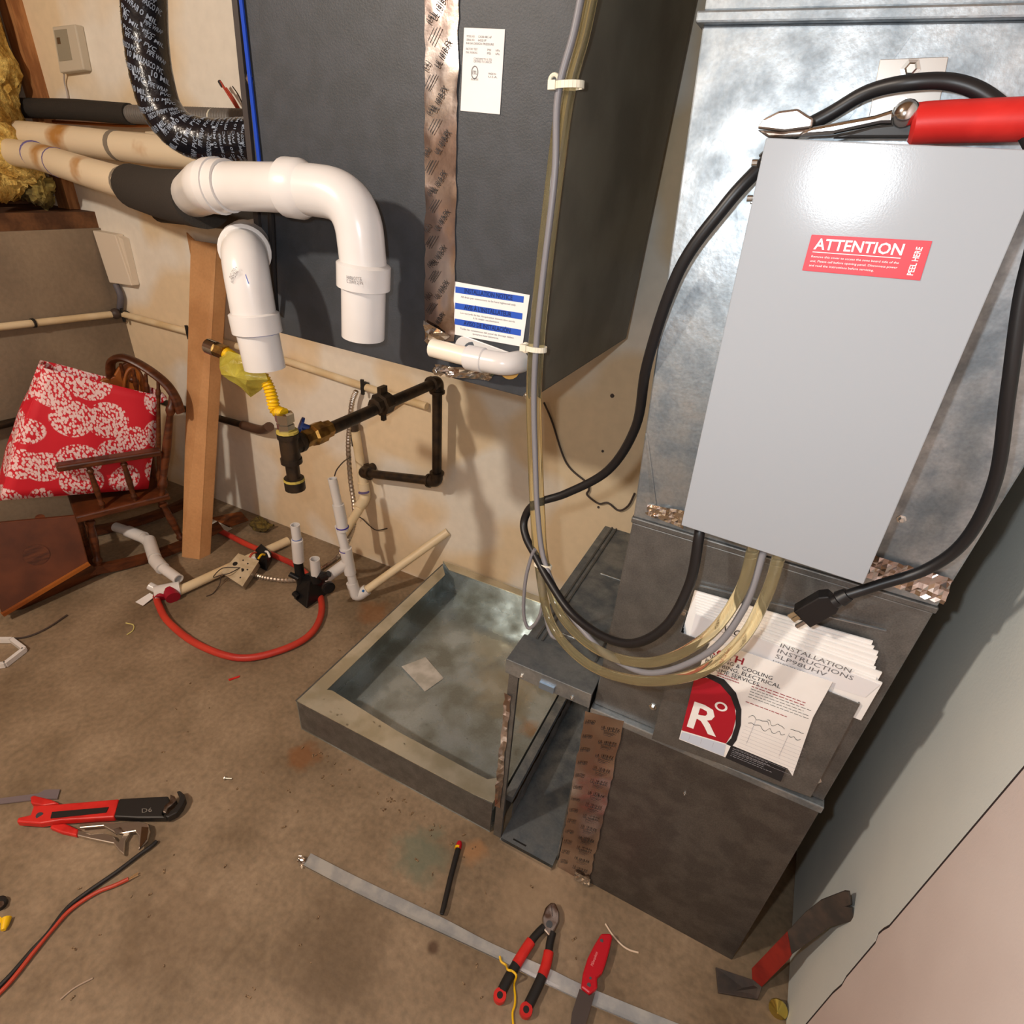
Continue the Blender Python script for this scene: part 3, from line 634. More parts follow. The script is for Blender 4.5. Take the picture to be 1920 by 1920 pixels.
YI = .7195
inv = thing('service_invoice', Y(1400,1440,YI), 'white service invoice with red quarter circle tucked into the document pocket', 'invoice')
def I(px, py, o=0.0): return Y(px, py, YI-o)
sheet = MB().prism([I(1334,1201),I(1561,1279),I(1524,1346),I(1486,1455),I(1477,1441),I(1371,1397),I(1360,1420),I(1273,1386),I(1297,1300),I(1320,1226)], V(0,.0008,0)).build('sheet', paper, inv)
MB().prism([I(1360,1421,-.001),I(1371,1396,-.001),I(1474,1441,-.001),I(1464,1466,-.001)], V(0,.0008,0)).build('black_footer', ink, inv)
MB().prism([I(1301,1276,.0003),I(1312,1268,.0003),I(1340,1275,.0003),I(1362,1291,.0003),I(1377,1318,.0003),I(1380,1346,.0003),I(1373,1375,.0003),I(1361,1394,.0003),I(1278,1369,.0003)], V(0,-.0003,0)).build('red_circle', mat('logo_red',(168,22,40),.5), inv)
arc_o = [(1307,1265),(1330,1263),(1358,1274),(1380,1299),(1390,1330),(1389,1360),(1381,1388),(1372,1400)]; arc_i = [(1301,1275),(1325,1270),(1350,1283),(1370,1306),(1380,1333),(1379,1360),(1371,1384),(1361,1395)]
am = MB(); n_ = len(arc_o); am.add([I(*p,.0008) for p in arc_o]+[I(*p,.0008) for p in arc_i], [(i,i+1,n_+i+1,n_+i) for i in range(n_-1)]); am.build('black_arc', ink, inv)
ix = unit(I(1561,1279)-I(1334,1201)); iz = unit(np.cross(ix, V(0,1,0))); iz = iz if iz[2] > 0 else -iz
wm = MB(); wx = unit(ix+V(0,0,.06)); text(wm, 'R', I(1288,1361,.0010), wx, iz, w=.047, h=.060, bold=True)
c_ = I(1352,1325,.0010)
for k in range(24):
    a, b = 2*math.pi*k/24, 2*math.pi*(k+1)/24
    wm.add([c_+ix*.0095*math.cos(a)+iz*.0095*math.sin(a), c_+ix*.0095*math.cos(b)+iz*.0095*math.sin(b), c_+ix*.0060*math.cos(b)+iz*.0060*math.sin(b), c_+ix*.0060*math.cos(a)+iz*.0060*math.sin(a)], [(0,1,2,3)])
wm.build('logo_letter', paper, inv)
rm = MB(); text(rm, 'ROTH', I(1328,1224,.0006), ix, iz, w=.050, h=.013, bold=True); tiny_lines(rm, I(1345,1262,.0006), ix, iz, .038, 2, .005, .0016, 3); tiny_lines(rm, I(1411,1283,.0006), ix, iz, .092, 2, .0052, .0014, 4); tiny_lines(rm, I(1398,1316,.0006), ix, iz, .065, 1, .005, .0014, 5)
rm.build('red_print', mat('dark_red_ink',(150,30,44),.6), inv)
km = MB()
for s_t, p, w in (('HEATING & COOLING',(1325,1232),.094),('PLUMBING, ELECTRICAL',(1322,1241),.108),('& HOME SERVICES',(1320,1250),.080)): text(km, s_t, I(p[0],p[1],.0006), ix, iz, w=w, h=.0075)
tiny_lines(km, I(1408,1292,.0006), ix, iz, .088, 4, .0055, .0009, 6)
km.build('black_print', ink, inv)
gm = MB()
for k in range(9): bar(gm, I(1396-2.2*k, 1361+6.2*k,.0006), ix, iz, .088, .0004)
for px_ in (1417,1480): 
    a = I(px_,1350 if px_ < 1450 else 1374,.0006); bar(gm, a, ix, unit(-iz), .0004, .055)
for k in range(3): bar(gm, I(1294+22*k,1378+7.2*k,.0006), ix, unit(-iz), .0004, .012)
gm.build('ruled_lines', mat('pale_ink',(170,168,176),.6), inv)
hm = MB(); squiggle(hm, I(1403,1346,.0007), ix, iz, .030, .009, 8, .0005, 1); squiggle(hm, I(1436,1356,.0007), ix, iz, .026, .008, 7, .0005, 2); squiggle(hm, I(1402,1358,.0007), ix, iz, .052, .010, 12, .0005, 3); squiggle(hm, I(1478,1382,.0007), ix, iz, .016, .012, 5, .0005, 4); squiggle(hm, I(1481,1370,.0007), ix, iz, .018, .005, 5, .0005, 5)
hm.build('handwriting', ink, inv)
fm = MB(); tiny_lines(fm, I(1374,1404,.0002), ix, iz, .066, 5, .0042, .0010, 8); fm.build('footer_print', mat('grey_white_ink',(150,150,156),.6), inv)
bm = MB().prism([I(1279,1372,.0003),I(1361,1396,.0003),I(1357,1418,.0003),I(1274,1385,.0003)], V(0,-.0002,0)).build('blue_strip', mat('pale_blue_paper',(196,206,222),.6), inv)

# ------------------------------------------------------------------ white vent pipes in front of the cabinet
v1 = thing('vent_pipe', Y(681,632,.765), 'white plastic vent pipe with wide elbow hanging open in front of the grey cabinet', 'pipe')
r1 = .036
E0, R1, K1, D1, D2 = Y(392,349,.745), Y(556,353,.757), Y(668,368,.765), Y(684,520,.765), Y(681,632,.765)
MB().sweep(bend([Y(352,372,.93), E0, Y(430,349,.748)], .05), r1+.003, 28).build('rear_elbow', pvc, v1, smooth=True)
MB().sweep([Y(405,349,.746), Y(560,353,.757)], r1-.001, 28).build('straight_pipe', pvc, v1, smooth=True)
MB().lathe(Y(396,349,.746), Y(556,353,.757)-Y(396,349,.746), [(0,r1+.001),(.002,r1+.005),(.020,r1+.006),(.022,r1-.001)], 28).build('elbow_collar', pvc, v1, smooth=True)
MB().sweep(bend([Y(548,352,.756), K1, D1], .105, 14), r1, 28).build('sweep_elbow', pvc, v1, smooth=True)
MB().lathe(Y(538,352,.756), K1-Y(538,352,.756), [(0,r1-.001),(.002,r1+.006),(.028,r1+.006),(.040,r1)], 28).build('elbow_collar', pvc, v1, smooth=True)
MB().lathe(Y(682,496,.765), D2-Y(682,496,.765), [(-.004,r1),(0,r1+.006),(.034,r1+.006),(.036,r1-.001)], 28).build('lower_collar', pvc, v1, smooth=True)
MB().pipe([Y(682,515,.765), D2], r1-.001, r1-.006, open1=True, n=28).build('pipe_end', pvc, v1, smooth=True)
tm = MB(); 
def on_cyl(mb, txt, p, axis, r, w, h, face=V(0,-1,0), rot=0.0):
    axis = unit(axis); f = unit(face-axis*np.dot(face, axis)); s = np.cross(axis, f); vs, fs = text_geo(txt)
    x0, x1 = vs[:,0].min(), vs[:,0].max(); out = []
    for v in vs:
        a = (v[0]-(x0+x1)/2)/(x1-x0)*w; b = (v[1]-.35)/.72*h; a, b = a*math.cos(rot)-b*math.sin(rot), a*math.sin(rot)+b*math.cos(rot)
        th = a/r; out.append(np.asarray(p)+axis*b+r*(math.cos(th)*f+math.sin(th)*s))
    return mb.add(out, fs)
on_cyl(tm, 'CHARLOTTE', Y(690,515,.765), V(0,0,1), r1+.0066, .030, .005, V(.1,-1,0)); on_cyl(tm, 'PVC DWV 2 IN', Y(690,522,.765), V(0,0,1), r1+.0066, .034, .005, V(.1,-1,0)); tm.build('pipe_print', ink_grey, v1)

v2 = thing('vent_pipe', Y(497,690,.745), 'short white plastic vent pipe with elbow dropping beside the cabinet edge above yellow hose', 'pipe')
r2 = .038
T2, M2, E2 = Y(457,480,.75), Y(478,600,.745), Y(497,690,.745)
bd = unit(V(-.72,.70,.03))
MB().sweep(bend([M2, T2, T2+bd*.16], .05, 12), r2, 28).build('elbow', pvc, v2, smooth=True)
eb = T2+bd*.045
MB().lathe(eb, bd, [(0,r2),(.003,r2+.006),(.03,r2+.006),(.032,r2-.001)], 28).build('elbow_collar', pvc, v2, smooth=True)
MB().sweep(bend([eb+bd*.015, V(-1.016,eb[1]+.125,eb[2]+.004), V(-1.016,1.28,eb[2]+.004)], .06), r2-.001, 24).build('rear_pipe', pvc, v2, smooth=True)
MB().lathe(Y(476,588,.745), E2-Y(476,588,.745), [(-.003,r2),(0,r2+.005),(.032,r2+.005),(.034,r2-.002)], 28).build('lower_collar', pvc, v2, smooth=True)
MB().pipe([Y(478,600,.745), E2], r2-.0015, r2-.007, open1=True, n=28).build('pipe_end', pvc, v2, smooth=True)
tm = MB(); on_cyl(tm, 'PVC-DWV', Y(462,508,.748), unit(T2-M2), r2+.0008, .024, .0055, V(.3,-1,0), .9); on_cyl(tm, 'ASTM D2665', Y(464,516,.748), unit(T2-M2), r2+.0008, .024, .005, V(.3,-1,0), .9); tm.build('pipe_print', ink_grey, v2)
tm = MB(); on_cyl(tm, '/', Y(486,520,.747), unit(T2-M2), r2+.0008, .006, .014, V(.35,-1,0), .5); tm.build('primer_mark', mat('primer_blue',(70,96,176),.5), v2)
MB().lathe(Y(483.5,622,.745), E2-Y(483.5,622,.745), [(0,r2-.001),(.0002,r2+.0004),(.0018,r2+.0004),(.002,r2-.001)], 28).build('primer_ring', MATS['primer_blue'], v2)

# beige pipes feeding from the left
def simple_pipe(name, pts, r, m, label, n=20, rings=(), cat='pipe', rad=.06):
    o = thing(name, np.asarray(pts[0]), label, cat); path = bend(pts, rad); MB().sweep(path, r, n).build('pipe_run', m, o, smooth=True)
    for p, q, w, mm in rings: MB().lathe(p, np.asarray(q)-np.asarray(p), [(0,r),(.0003,r+.0012),(w,r+.0012),(w+.0003,r)], n).build('pipe_band', mm, o, smooth=True)
    return o
band = mat('grey_cement_band',(128,118,104),.6); pband = mat('purple_primer_band',(104,92,140),.6)
simple_pipe('wall_pipe', [Y(25,252,1.33),Y(60,254,1.33),Y(240,276,1.33),Y(520,306,1.33)], .0405, pvc_rust, 'aged cream plastic pipe with rust streaks, upper of two running along the wall', rings=[(Y(218,273,1.33),Y(240,276,1.33),.02,band)])
simple_pipe('wall_pipe', [Y(20,286,1.26),Y(70,293,1.24),Y(180,328,1.16),Y(262,352,1.10)], .0400, pvc_rust, 'aged cream plastic pipe with purple marks, lower one ending in a black foam sleeve', rings=[(Y(66,291,1.24),Y(80,297,1.23),.003,pband),(Y(108,305,1.212),Y(124,310,1.20),.008,pband),(Y(236,344,1.119),Y(248,348,1.11),.012,band)])
fs_ = thing('foam_sleeve', Y(300,370,1.0), 'black foam insulation sleeve on the pipe leading to the white elbow', 'pipe sleeve')
MB().sweep(smooth_path([Y(253,351,1.105),Y(300,364,1.03),Y(352,372,.945),Y(378,373,.88)],5), .054, 24).build('sleeve', black_foam, fs_, smooth=True)
simple_pipe('foam_sleeved_pipe', [Y(300,392,1.38),Y(520,412,1.38)], .040, black_foam, 'black foam-covered pipe passing low behind the white vent pipe', n=18)

# black printed pipe-wrap line
hp = smooth_path([Y(268,-60,1.14),Y(270,0,1.14),Y(274,70,1.14),Y(284,140,1.13),Y(304,205,1.13),Y(345,250,1.14),Y(405,264,1.17),Y(480,262,1.2),Y(560,260,1.22)], 8)
hose = thing('wrapped_refrigerant_line', hp[-1], 'black pipe-wrapped refrigerant line with white lettering bending into the grey cabinet', 'insulated line')
rH = .047
MB().sweep(hp, rH, 28).build('wrapped_line', mat('black_pipe_wrap',(26,25,30),.22,0,bump=.5,bs=70), hose, smooth=True)
arc = [0.0]
for a, b in zip(hp[:-1], hp[1:]): arc.append(arc[-1]+np.linalg.norm(b-a))
def hose_frame(s):
    s = min(max(s, 0), arc[-1]-1e-6); i = int(np.searchsorted(arc, s, 'right')-1); t = (s-arc[i])/(arc[i+1]-arc[i]); p = hp[i]*(1-t)+hp[i+1]*t
    d0 = unit(hp[min(i+1,len(hp)-1)]-hp[max(i-1,0)]); d1 = unit(hp[min(i+2,len(hp)-1)]-hp[i]); d = unit(d0*(1-t)+d1*t)
    f = unit(V(.35,-1,.1)-d*np.dot(V(.35,-1,.1), d)); return p, d, f, np.cross(d, f)
def hose_text(mb, txt, s0, th0, w, h, rot):
    vs, fs = text_geo(txt, True); x0, x1 = vs[:,0].min(), vs[:,0].max(); out = []
    for v in vs:
        a = (v[0]-(x0+x1)/2)/(x1-x0)*w; b = (v[1]-.35)/.72*h; a, b = a*math.cos(rot)-b*math.sin(rot), a*math.sin(rot)+b*math.cos(rot)
        p, d, f, sd = hose_frame(s0-b); th = th0-a/rH; out.append(p+(rH+.0012)*(math.cos(th)*f+math.sin(th)*sd))
    return mb.add(out, fs)
tm = MB(); words = ['PVC','PIPE WRAP','PASCO PVC','10 MIL','PIPE WRAP','PVC','10 MIL']
s = .02; k = 0
while s < arc[-1]-.08:
    tight = s > .42
    for j in range(3):
        hose_text(tm, words[(k+j*2) % 7], s+.004*j, -1.0+1.0*j+.25*(k % 2), .040 if len(words[(k+j*2) % 7]) > 4 else .024, .011 if not tight else .007, -.38 if not tight else -.15)
    if k % 6 == 3:
        mbk = tm
        for q in range(1):
            vs = []; 
            for (a, b) in ((-.02,-.005),(.02,-.005),(.02,.005),(-.02,.005)):
                p, d, f, sd = hose_frame(s+.016-b+a*.3); th = -.1-a/rH; vs.append(p+(rH+.0013)*(math.cos(th)*f+math.sin(th)*sd))
            mbk.add(vs, [(0,1,2,3)])
    s += .019 if not tight else .013; k += 1
tm.build('wrap_lettering', mat('grey_white_print',(142,154,172),.5), hose)
# small ribbed line and black line behind
P0, P1 = Y(238,214,1.44), Y(520,226,1.44); n_ = 60
MB_ = MB().sweep([P0+(P1-P0)*i/(2*n_) for i in range(2*n_+1)], [.026 if i % 2 else .0235 for i in range(2*n_+1)], 14)
rl = thing('ribbed_conduit', P0, 'dark grey ribbed conduit along the cream wall behind the wrapped line', 'conduit'); MB_.build('ribbed_tube', mat('ribbed_grey',(104,98,92),.5), rl, smooth=True)
MB().lathe(Y(402,224,1.44), P1-P0, [(0,.0265),(.0005,.028),(.004,.028),(.0045,.0265)], 14).build('tape_ring', tie_white, rl)
simple_pipe('black_foam_line', [Y(22,202,1.43),Y(140,205,1.43),Y(245,214,1.44)], .030, black_foam, 'soft black foam-covered line above the cream pipes near the stud', n=14)
simple_pipe('copper_line', [Y(100,228,1.46),Y(240,236,1.46),Y(370,232,1.47),Y(520,240,1.47)], .0055, mat('copper',(190,120,66),.35,.9), 'thin copper line between the ribbed conduit and the cream pipe', n=10)
# stray wire ends by the cabinet edge
tw = thing('wire_bundle', Y(440,210,1.46), 'red and black stray wires sticking up by the cabinet edge', 'wires')
for pts, m_, r_ in (([(452,215),(430,180),(413,153)],mat('red_wire',(176,62,40),.5),.0035),([(455,215),(438,185),(424,165)],MATS['red_wire'],.0028),([(417,162),(411,152)],tool_black,.005),([(458,205),(448,180),(436,162)],wire_dark,.0016)):
    MB().sweep(smooth_path([Y(x,y,1.45) for x, y in pts],5), r_, 8).build('wire', m_, tw, smooth=True)
# wall controller
wc = thing('wall_controller', Y(128,136,1.48), 'small off-white wall controller with grey screen on the cream wall', 'controller')
qd = [Y(112,137,1.462),Y(157,131,1.462),Y(140,45,1.462),Y(97,50,1.462)]
MB().prism(qd, V(0,.0279,0)).build('controller_case', mat('offwhite_plastic',(196,184,164),.5), wc, bevel=.004)
def qm(q, u, v): return (q[0]*(1-u)+q[1]*u)*(1-v)+(q[3]*(1-u)+q[2]*u)*v
MB().prism([qm(qd,u,v) for u, v in ((.08,.25),(.62,.25),(.62,.92),(.08,.92))], V(0,-.001,0)).build('screen', mat('grey_screen',(150,142,124),.3), wc)
MB().prism([qm(qd,u,v) for u, v in ((.14,.62),(.28,.62),(.28,.76),(.14,.76))], V(0,-.0015,0)).build('brown_button', mat('brown_button',(92,70,50),.5), wc)
cord('wire', [Y(*p) for p in [(120,139,1.475),(121,155,1.482),(126,175,1.483),(128,196,1.483)]], .0025, mat('pale_wire',(180,168,160),.5), '', '', parent=wc)
# ------------------------------------------------------------------ left corner: raceway, conduits, low pipes
jb = thing('junction_cover', Y(222,535,1.47), 'white plastic cable cover on the wall corner above the conduit tee', 'cable cover')
qd = [Y(205,530,1.455),Y(247,536,1.455),Y(215,440,1.455),Y(173,432,1.455)]
MB().prism(qd, V(0,.033,0)).build('cover', mat('cream_plastic',(222,208,188),.5), jb, bevel=.003)
qe = [Y(240,533,1.465),Y(250,532,1.465),Y(230,448,1.465),Y(215,440,1.465)]
MB().prism(qe, V(0,.024,0)).build('side_lip', MATS['cream_plastic'], jb)
MB().sweep(smooth_path([Y(217,533,1.47),Y(226,555,1.468),Y(225,578,1.468)],4), .012, 10).build('grey_tail', mat('grey_tail',(96,92,98),.6), jb, smooth=True)
cl = thing('conduit', X(0,613,XL+.022), 'cream plastic conduit with clips along the concrete foundation wall', 'conduit')
MB().sweep([X(-60,620,XL+.022), X(0,613,XL+.022), X(212,589,XL+.022)], .013, 12).build('conduit_run', pvc_old, cl, smooth=True)
for p in ((60,606),): MB().lathe(X(p[0],p[1],XL+.022), V(0,1,0), [(0,.013),(.001,.017),(.008,.017),(.009,.013)], 12).build('clip', tool_black, cl)
MB().ball(X(217,588,XL+.026), .021, 12).build('corner_fitting', wire_dark, cl, smooth=True)
cb = thing('conduit', Y(240,592,YB-.02), 'cream plastic conduit with black clips sloping along the beige wall', 'conduit')
MB().sweep([Y(226,588,YB-.025),Y(360,624,YB-.018),Y(535,676,YB-.018),Y(720,737,YB-.018),Y(800,762,YB-.018)], .0125, 12).build('conduit_run', pvc_old, cb, smooth=True)
for p in ((357,622),(236,590),(684,724)):
    c = Y(p[0],p[1],YB-.018); MB().obox(c+V(0,-.012,0), V(.005,0,0), V(0,.004,0), V(0,0,.026)).build('clip', tool_black, cb); MB().lathe(c-V(.006,0,0), V(1,0,-.2), [(0,.013),(.001,.017),(.011,.017),(.012,.013)], 12).build('clip_band', tool_black, cb)
simple_pipe('low_black_pipe', [X(-60,812,XL+.03),X(0,797,XL+.03),X(90,776,XL+.03)], .0145, black_iron, 'black iron pipe low on the concrete foundation wall', n=12)
lp = simple_pipe('low_black_pipe', [Y(290,748,YB-.03),Y(330,762,YB-.03),Y(470,801,YB-.03)], .0135, black_iron, 'black iron pipe behind the cardboard post on the beige wall', n=12)
MB().sweep(smooth_path([Y(455,797,YB-.03),Y(490,806,YB-.035),Y(505,800,YB-.07)],5), .018, 12).build('elbow', mat('rusty_iron',(104,78,62),.5,.5), lp, smooth=True)
MB().lathe(Y(466,800,YB-.03), V(1,0,-.28), [(0,.0135),(.001,.0155),(.003,.0155),(.004,.0135)], 12).build('tape_ring', tie_white, lp)
simple_pipe('wall_stub', [Y(700,770,YB-.05),Y(768,745,YB-.002)], .006, mat('brown_rod',(120,88,58),.6), 'thin brown rod running behind the gas pipe to the wall', n=8)

# ------------------------------------------------------------------ leaning cardboard carton
bA, bB = Z(341,1044), Z(374,1049); tA_, tB_ = Y(358,450,1.45), Y(406,458,1.45)
dpv = V(.005,.042,0)
bd_ = thing('cardboard_carton', (bA+bB)/2, 'long brown cardboard carton standing on end against the wall beside the rocking chair', 'carton')
w_ = .004
for a, b, c, d in ((bA,bB,tB_,tA_),):
    MB().prism([a,b,c,d], V(0,w_,0)).build('front_side', card, bd_)
    MB().prism([a+dpv,b+dpv,c+dpv,d+dpv+V(0,0,.0)], V(0,w_,0)).build('back_side', card, bd_)
    MB().prism([b+V(0,w_,0),b+dpv,c+dpv,c+V(0,w_,0)], V(-w_,0,0)).build('narrow_side', card, bd_)
    MB().prism([a+V(0,w_,0),a+dpv,d+dpv-V(0,0,.02),d+V(0,w_,-.02)], V(w_,0,0)).build('narrow_side', card, bd_)
    MB().prism([d+V(.0,.02,-.01),d+V(-.03,.01,.02),d+V(-.045,.02,-.055)], V(0,w_,0)).build('top_flap', card, bd_)

# ------------------------------------------------------------------ child's rocking chair
A = np.array([-1.933,1.13,0.]); Bf = np.array([-2.065,.829,0.]); fw = unit(Bf-A); nr = unit(V(.916,-.402,0)); CW = .30
def Q(f, s, z): return A+fw*f-nr*s+V(0,0,z)   # f forward, s across from the near side
rc = thing('rocking_chair', Q(.14,CW/2,0), 'small dark wooden rocking chair with turned spindles in the corner', 'chair')
def turned(p, q, r, name, bead=True):
    p, q = np.asarray(p), np.asarray(q); ts = [0,.08,.10,.14,.18,.3,.5,.7,.82,.86,.90,.92,1]; rs = [.8,.8,1.2,1.25,.8,.95,1.15,.95,.8,1.25,1.2,.8,.8]
    return MB().sweep([p+(q-p)*t for t in ts], [r*x for x in rs], 10).build(name, wood_dark, rc, smooth=True)
MB().hexa([Q(-.01,-.01,.245),Q(.285,-.02,.245),Q(.285,CW+.02,.245),Q(-.01,CW+.01,.245),Q(-.01,-.01,.270),Q(.285,-.02,.272),Q(.285,CW+.02,.272),Q(-.01,CW+.01,.270)]).build('seat', wood_dark, rc, bevel=.006)
for s in (0.0, CW):
    pts = [Q(f, s, .022+.055*((f-.13)/.30)**2) for f in np.linspace(-.16,.40,15)]
    mb = MB()
    for p, q in zip(pts[:-1], pts[1:]): mb.beam(p, q, .022, .036)
    mb.build('rocker', wood_dark, rc)
    turned(Q(.02,s+(.02 if s == 0 else -.02),.245), Q(-.015,s,.045), .013, 'leg'); turned(Q(.245,s+(.02 if s == 0 else -.02),.245), Q(.27,s,.045), .013, 'leg')
    MB().beam(Q(.285,s-.0,.455), Q(-.02,s,.440), .042, .022).build('armrest', wood_dark, rc, bevel=.006)
    for f in (.10,.20): turned(Q(f,s,.268), Q(f,s,.440), .009, 'arm_spindle')
pn_top, pf_top = PL(326,745,A,nr), Z(210,700,.70)
def ptop(t): return pn_top*(1-t)+pf_top*t
print('chair back', pn_top, pf_top)
for t in (0,1): turned(Q(.015,CW*t,.265), ptop(.03+.94*t), .013, 'back_post')
turned(Q(.258,0,.12), Q(.258,CW,.12), .009, 'stretcher'); turned(Q(0,0,.12), Q(0,CW,.12), .009, 'stretcher')
for t in (.2,.4,.6,.8): turned(Q(.01,CW*t,.268), ptop(t)+V(0,0,.05), .007, 'back_spindle')
cr = [ptop(-.06)+V(0,0,-.05),ptop(-.03)+V(0,0,.0),ptop(.1)+V(0,0,.045),ptop(.4)+V(-.0,.0,.075),ptop(.7)+V(0,0,.08),ptop(.93)+V(0,0,.05),ptop(1.02),ptop(1.05)+V(0,0,-.06)]
MB().sweep(smooth_path(cr,5), .021, 12, flat=.6).build('crest_rail', wood_dark, rc, smooth=True)

# gift bag on the chair seat
bagm = bpy.data.materials.new('red_patterned_cloth'); bagm.use_nodes = True
nt = bagm.node_tree; N = nt.nodes; L = nt.links; b = N['Principled BSDF']; b.inputs['Roughness'].default_value = .6
tc = N.new('ShaderNodeTexCoord'); vo = N.new('ShaderNodeTexVoronoi'); vo.inputs['Scale'].default_value = 8.5; vo.inputs['Randomness'].default_value = .45; L.new(tc.outputs['Object'], vo.inputs['Vector'])
mr = N.new('ShaderNodeMapRange'); mr.inputs[1].default_value = .57; mr.inputs[2].default_value = .55; L.new(vo.outputs['Distance'], mr.inputs[0])
v2_ = N.new('ShaderNodeTexVoronoi'); v2_.inputs['Scale'].default_value = 150; mpp = N.new('ShaderNodeMapping'); mpp.inputs['Scale'].default_value = (1,1,.6); L.new(tc.outputs['Object'], mpp.inputs['Vector']); L.new(mpp.outputs['Vector'], v2_.inputs['Vector'])
mr2 = N.new('ShaderNodeMapRange'); mr2.inputs[1].default_value = .62; mr2.inputs[2].default_value = .50; L.new(v2_.outputs['Distance'], mr2.inputs[0])
mu = N.new('ShaderNodeMath'); mu.operation = 'MULTIPLY'; L.new(mr.outputs[0], mu.inputs[0]); L.new(mr2.outputs[0], mu.inputs[1])
mx = N.new('ShaderNodeMix'); mx.data_type = 'RGBA'; mx.inputs['A'].default_value = lin((206,24,44)); mx.inputs['B'].default_value = lin((236,206,206)); L.new(mu.outputs[0], mx.inputs['Factor']); L.new(mx.outputs['Result'], b.inputs['Base Color'])
pn = A-nr*.045
def G(x, y, o=0.0): return PL(x, y, pn-nr*o, nr)
gBL, gBM, gBR, gTL, gTR = G(0,938), G(118,955), G(284,938), G(82,690), G(299,742)
gBR[2] = max(gBR[2], .285); gBM[2] = max(gBM[2], .276)
gift = thing('gift_bag', (gBL+gBR)/2, 'red cloth bag with white dotted rounds slumped on the rocking chair seat', 'bag')
dk = -nr*.17
def bagface(a, b, c, d, nv, amp, seed, nu=14, nvv=12):
    r = np.random.default_rng(seed); F = r.uniform(4, 13, (5,2)); PH = r.uniform(0, 6.28, 5); AM = r.uniform(.4, 1, 5)
    def f(u, v):
        p = (a*(1-u)+b*u)*(1-v)+(c*(1-u)+d*u)*v; e = min(1, 8*min(u,1-u))*min(1, 6*v+.3)
        w = sum(m*math.sin(q[0]*u+q[1]*v+h) for m, q, h in zip(AM, F, PH))
        return p+np.asarray(nv)*(amp*w*.5+.012*math.sin(math.pi*u)*math.sin(math.pi*min(1,v*1.1)))*e
    return MB().grid(f, nu, nvv)
mbg = bagface(gBL,gBR,gTL,gTR,nr,.010,1); k = bagface(gBL+dk,gBR+dk,gTL+dk*.55,gTR+dk*.55,-nr,.008,2); mbg.add(k.v, k.f)
k = bagface(gBR,gBR+dk,gTR,gTR+dk*.55,fw*-1,.006,3,6,12); mbg.add(k.v, k.f); k = bagface(gBL+dk,gBL,gTL+dk*.55,gTL,fw,.006,4,6,12); mbg.add(k.v, k.f); mbg.add([gBL,gBR,gBR+dk,gBL+dk],[(0,1,2,3)])
mbg.build('bag_cloth', bagm, gift, smooth=True, solid=.003)
k = MB().sweep(smooth_path([gTR+V(0,0,-.02),gTR+nr*.01+V(0,0,.008),gTR+nr*.005-fw*.012+V(0,0,-.012)],5), .011, 8); k.build('knot', bagm, gift, smooth=True)
hw = thing('wooden_ornament', G(232,720,.09), 'orange-brown wooden ornament with rounded lobes poking out of the red bag', 'ornament')
pts = [(180,735),(190,712),(212,707),(222,690),(240,678),(258,684),(270,705),(282,740),(290,790),(190,790)]
MB().prism([G(x,y,.075) for x, y in pts], -nr*.02).build('plaque', wood_mid, hw, bevel=.004)
MB().sweep(smooth_path([G(232,735,.07),G(236,702,.07),G(248,690,.07),G(262,704,.07),G(268,738,.07)],5), .006, 8).build('hoop', wood_mid, hw, smooth=True)
MB().ball(G(248,712,.068), .012, 10).build('dark_motif', wood_dark, hw, smooth=True)

# tipped wooden stool panel in front of the chair
P1, P2, P3 = Z(143,966,.27), Z(167,1057,.10), Z(4,1152,.035)
sn_ = unit(np.cross(P2-P1, P3-P1)); P4 = PL(-60,985,P1,sn_)
st = thing('wooden_stool', V(-2.13,.70,0), 'dark wooden stool tipped over on its side below the red bag', 'stool')
nn = unit(np.cross(P2-P1, P4-P1)); nn = nn if np.dot(nn, EYE-P1) < 0 else -nn
MB().prism([P1,P2,P3,P4], nn*.022).build('stool_top', mat('stool_wood',(98,50,24),.5,0,(78,38,16),10), st, bevel=.004)
MB().beam(P2*.985+P1*.015-nn*.001, P3-nn*.001, .018, .012).build('edge_molding', wood_mid, st)
mdl = (P1+P2+P3+P4)/4; u_ = unit(P1-P2)
ringp = [mdl-nn*.001+.035*(math.cos(a)*u_+math.sin(a)*np.cross(nn,u_)) for a in np.linspace(0,2*math.pi,25)]
MB().prism(ringp[:-1], -nn*.002).build('worn_disc', wood_dark, st)
MB().prism([P2+nn*.022,P3+nn*.022,V(P3[0]-.02,P3[1]+.06,.004),V(P2[0]-.05,P2[1]+.05,.004)], nn*.015).build('stool_side', wood_dark, st)
MB().cyl(P4*.35+P1*.65+nn*.02, V(-2.24,.86,.012), .014).build('stool_leg', wood_dark, st, smooth=True)
MB().cyl(P1+nn*.02-u_*.02, V(-2.12,.90,.012), .014).build('stool_leg', wood_dark, st, smooth=True)

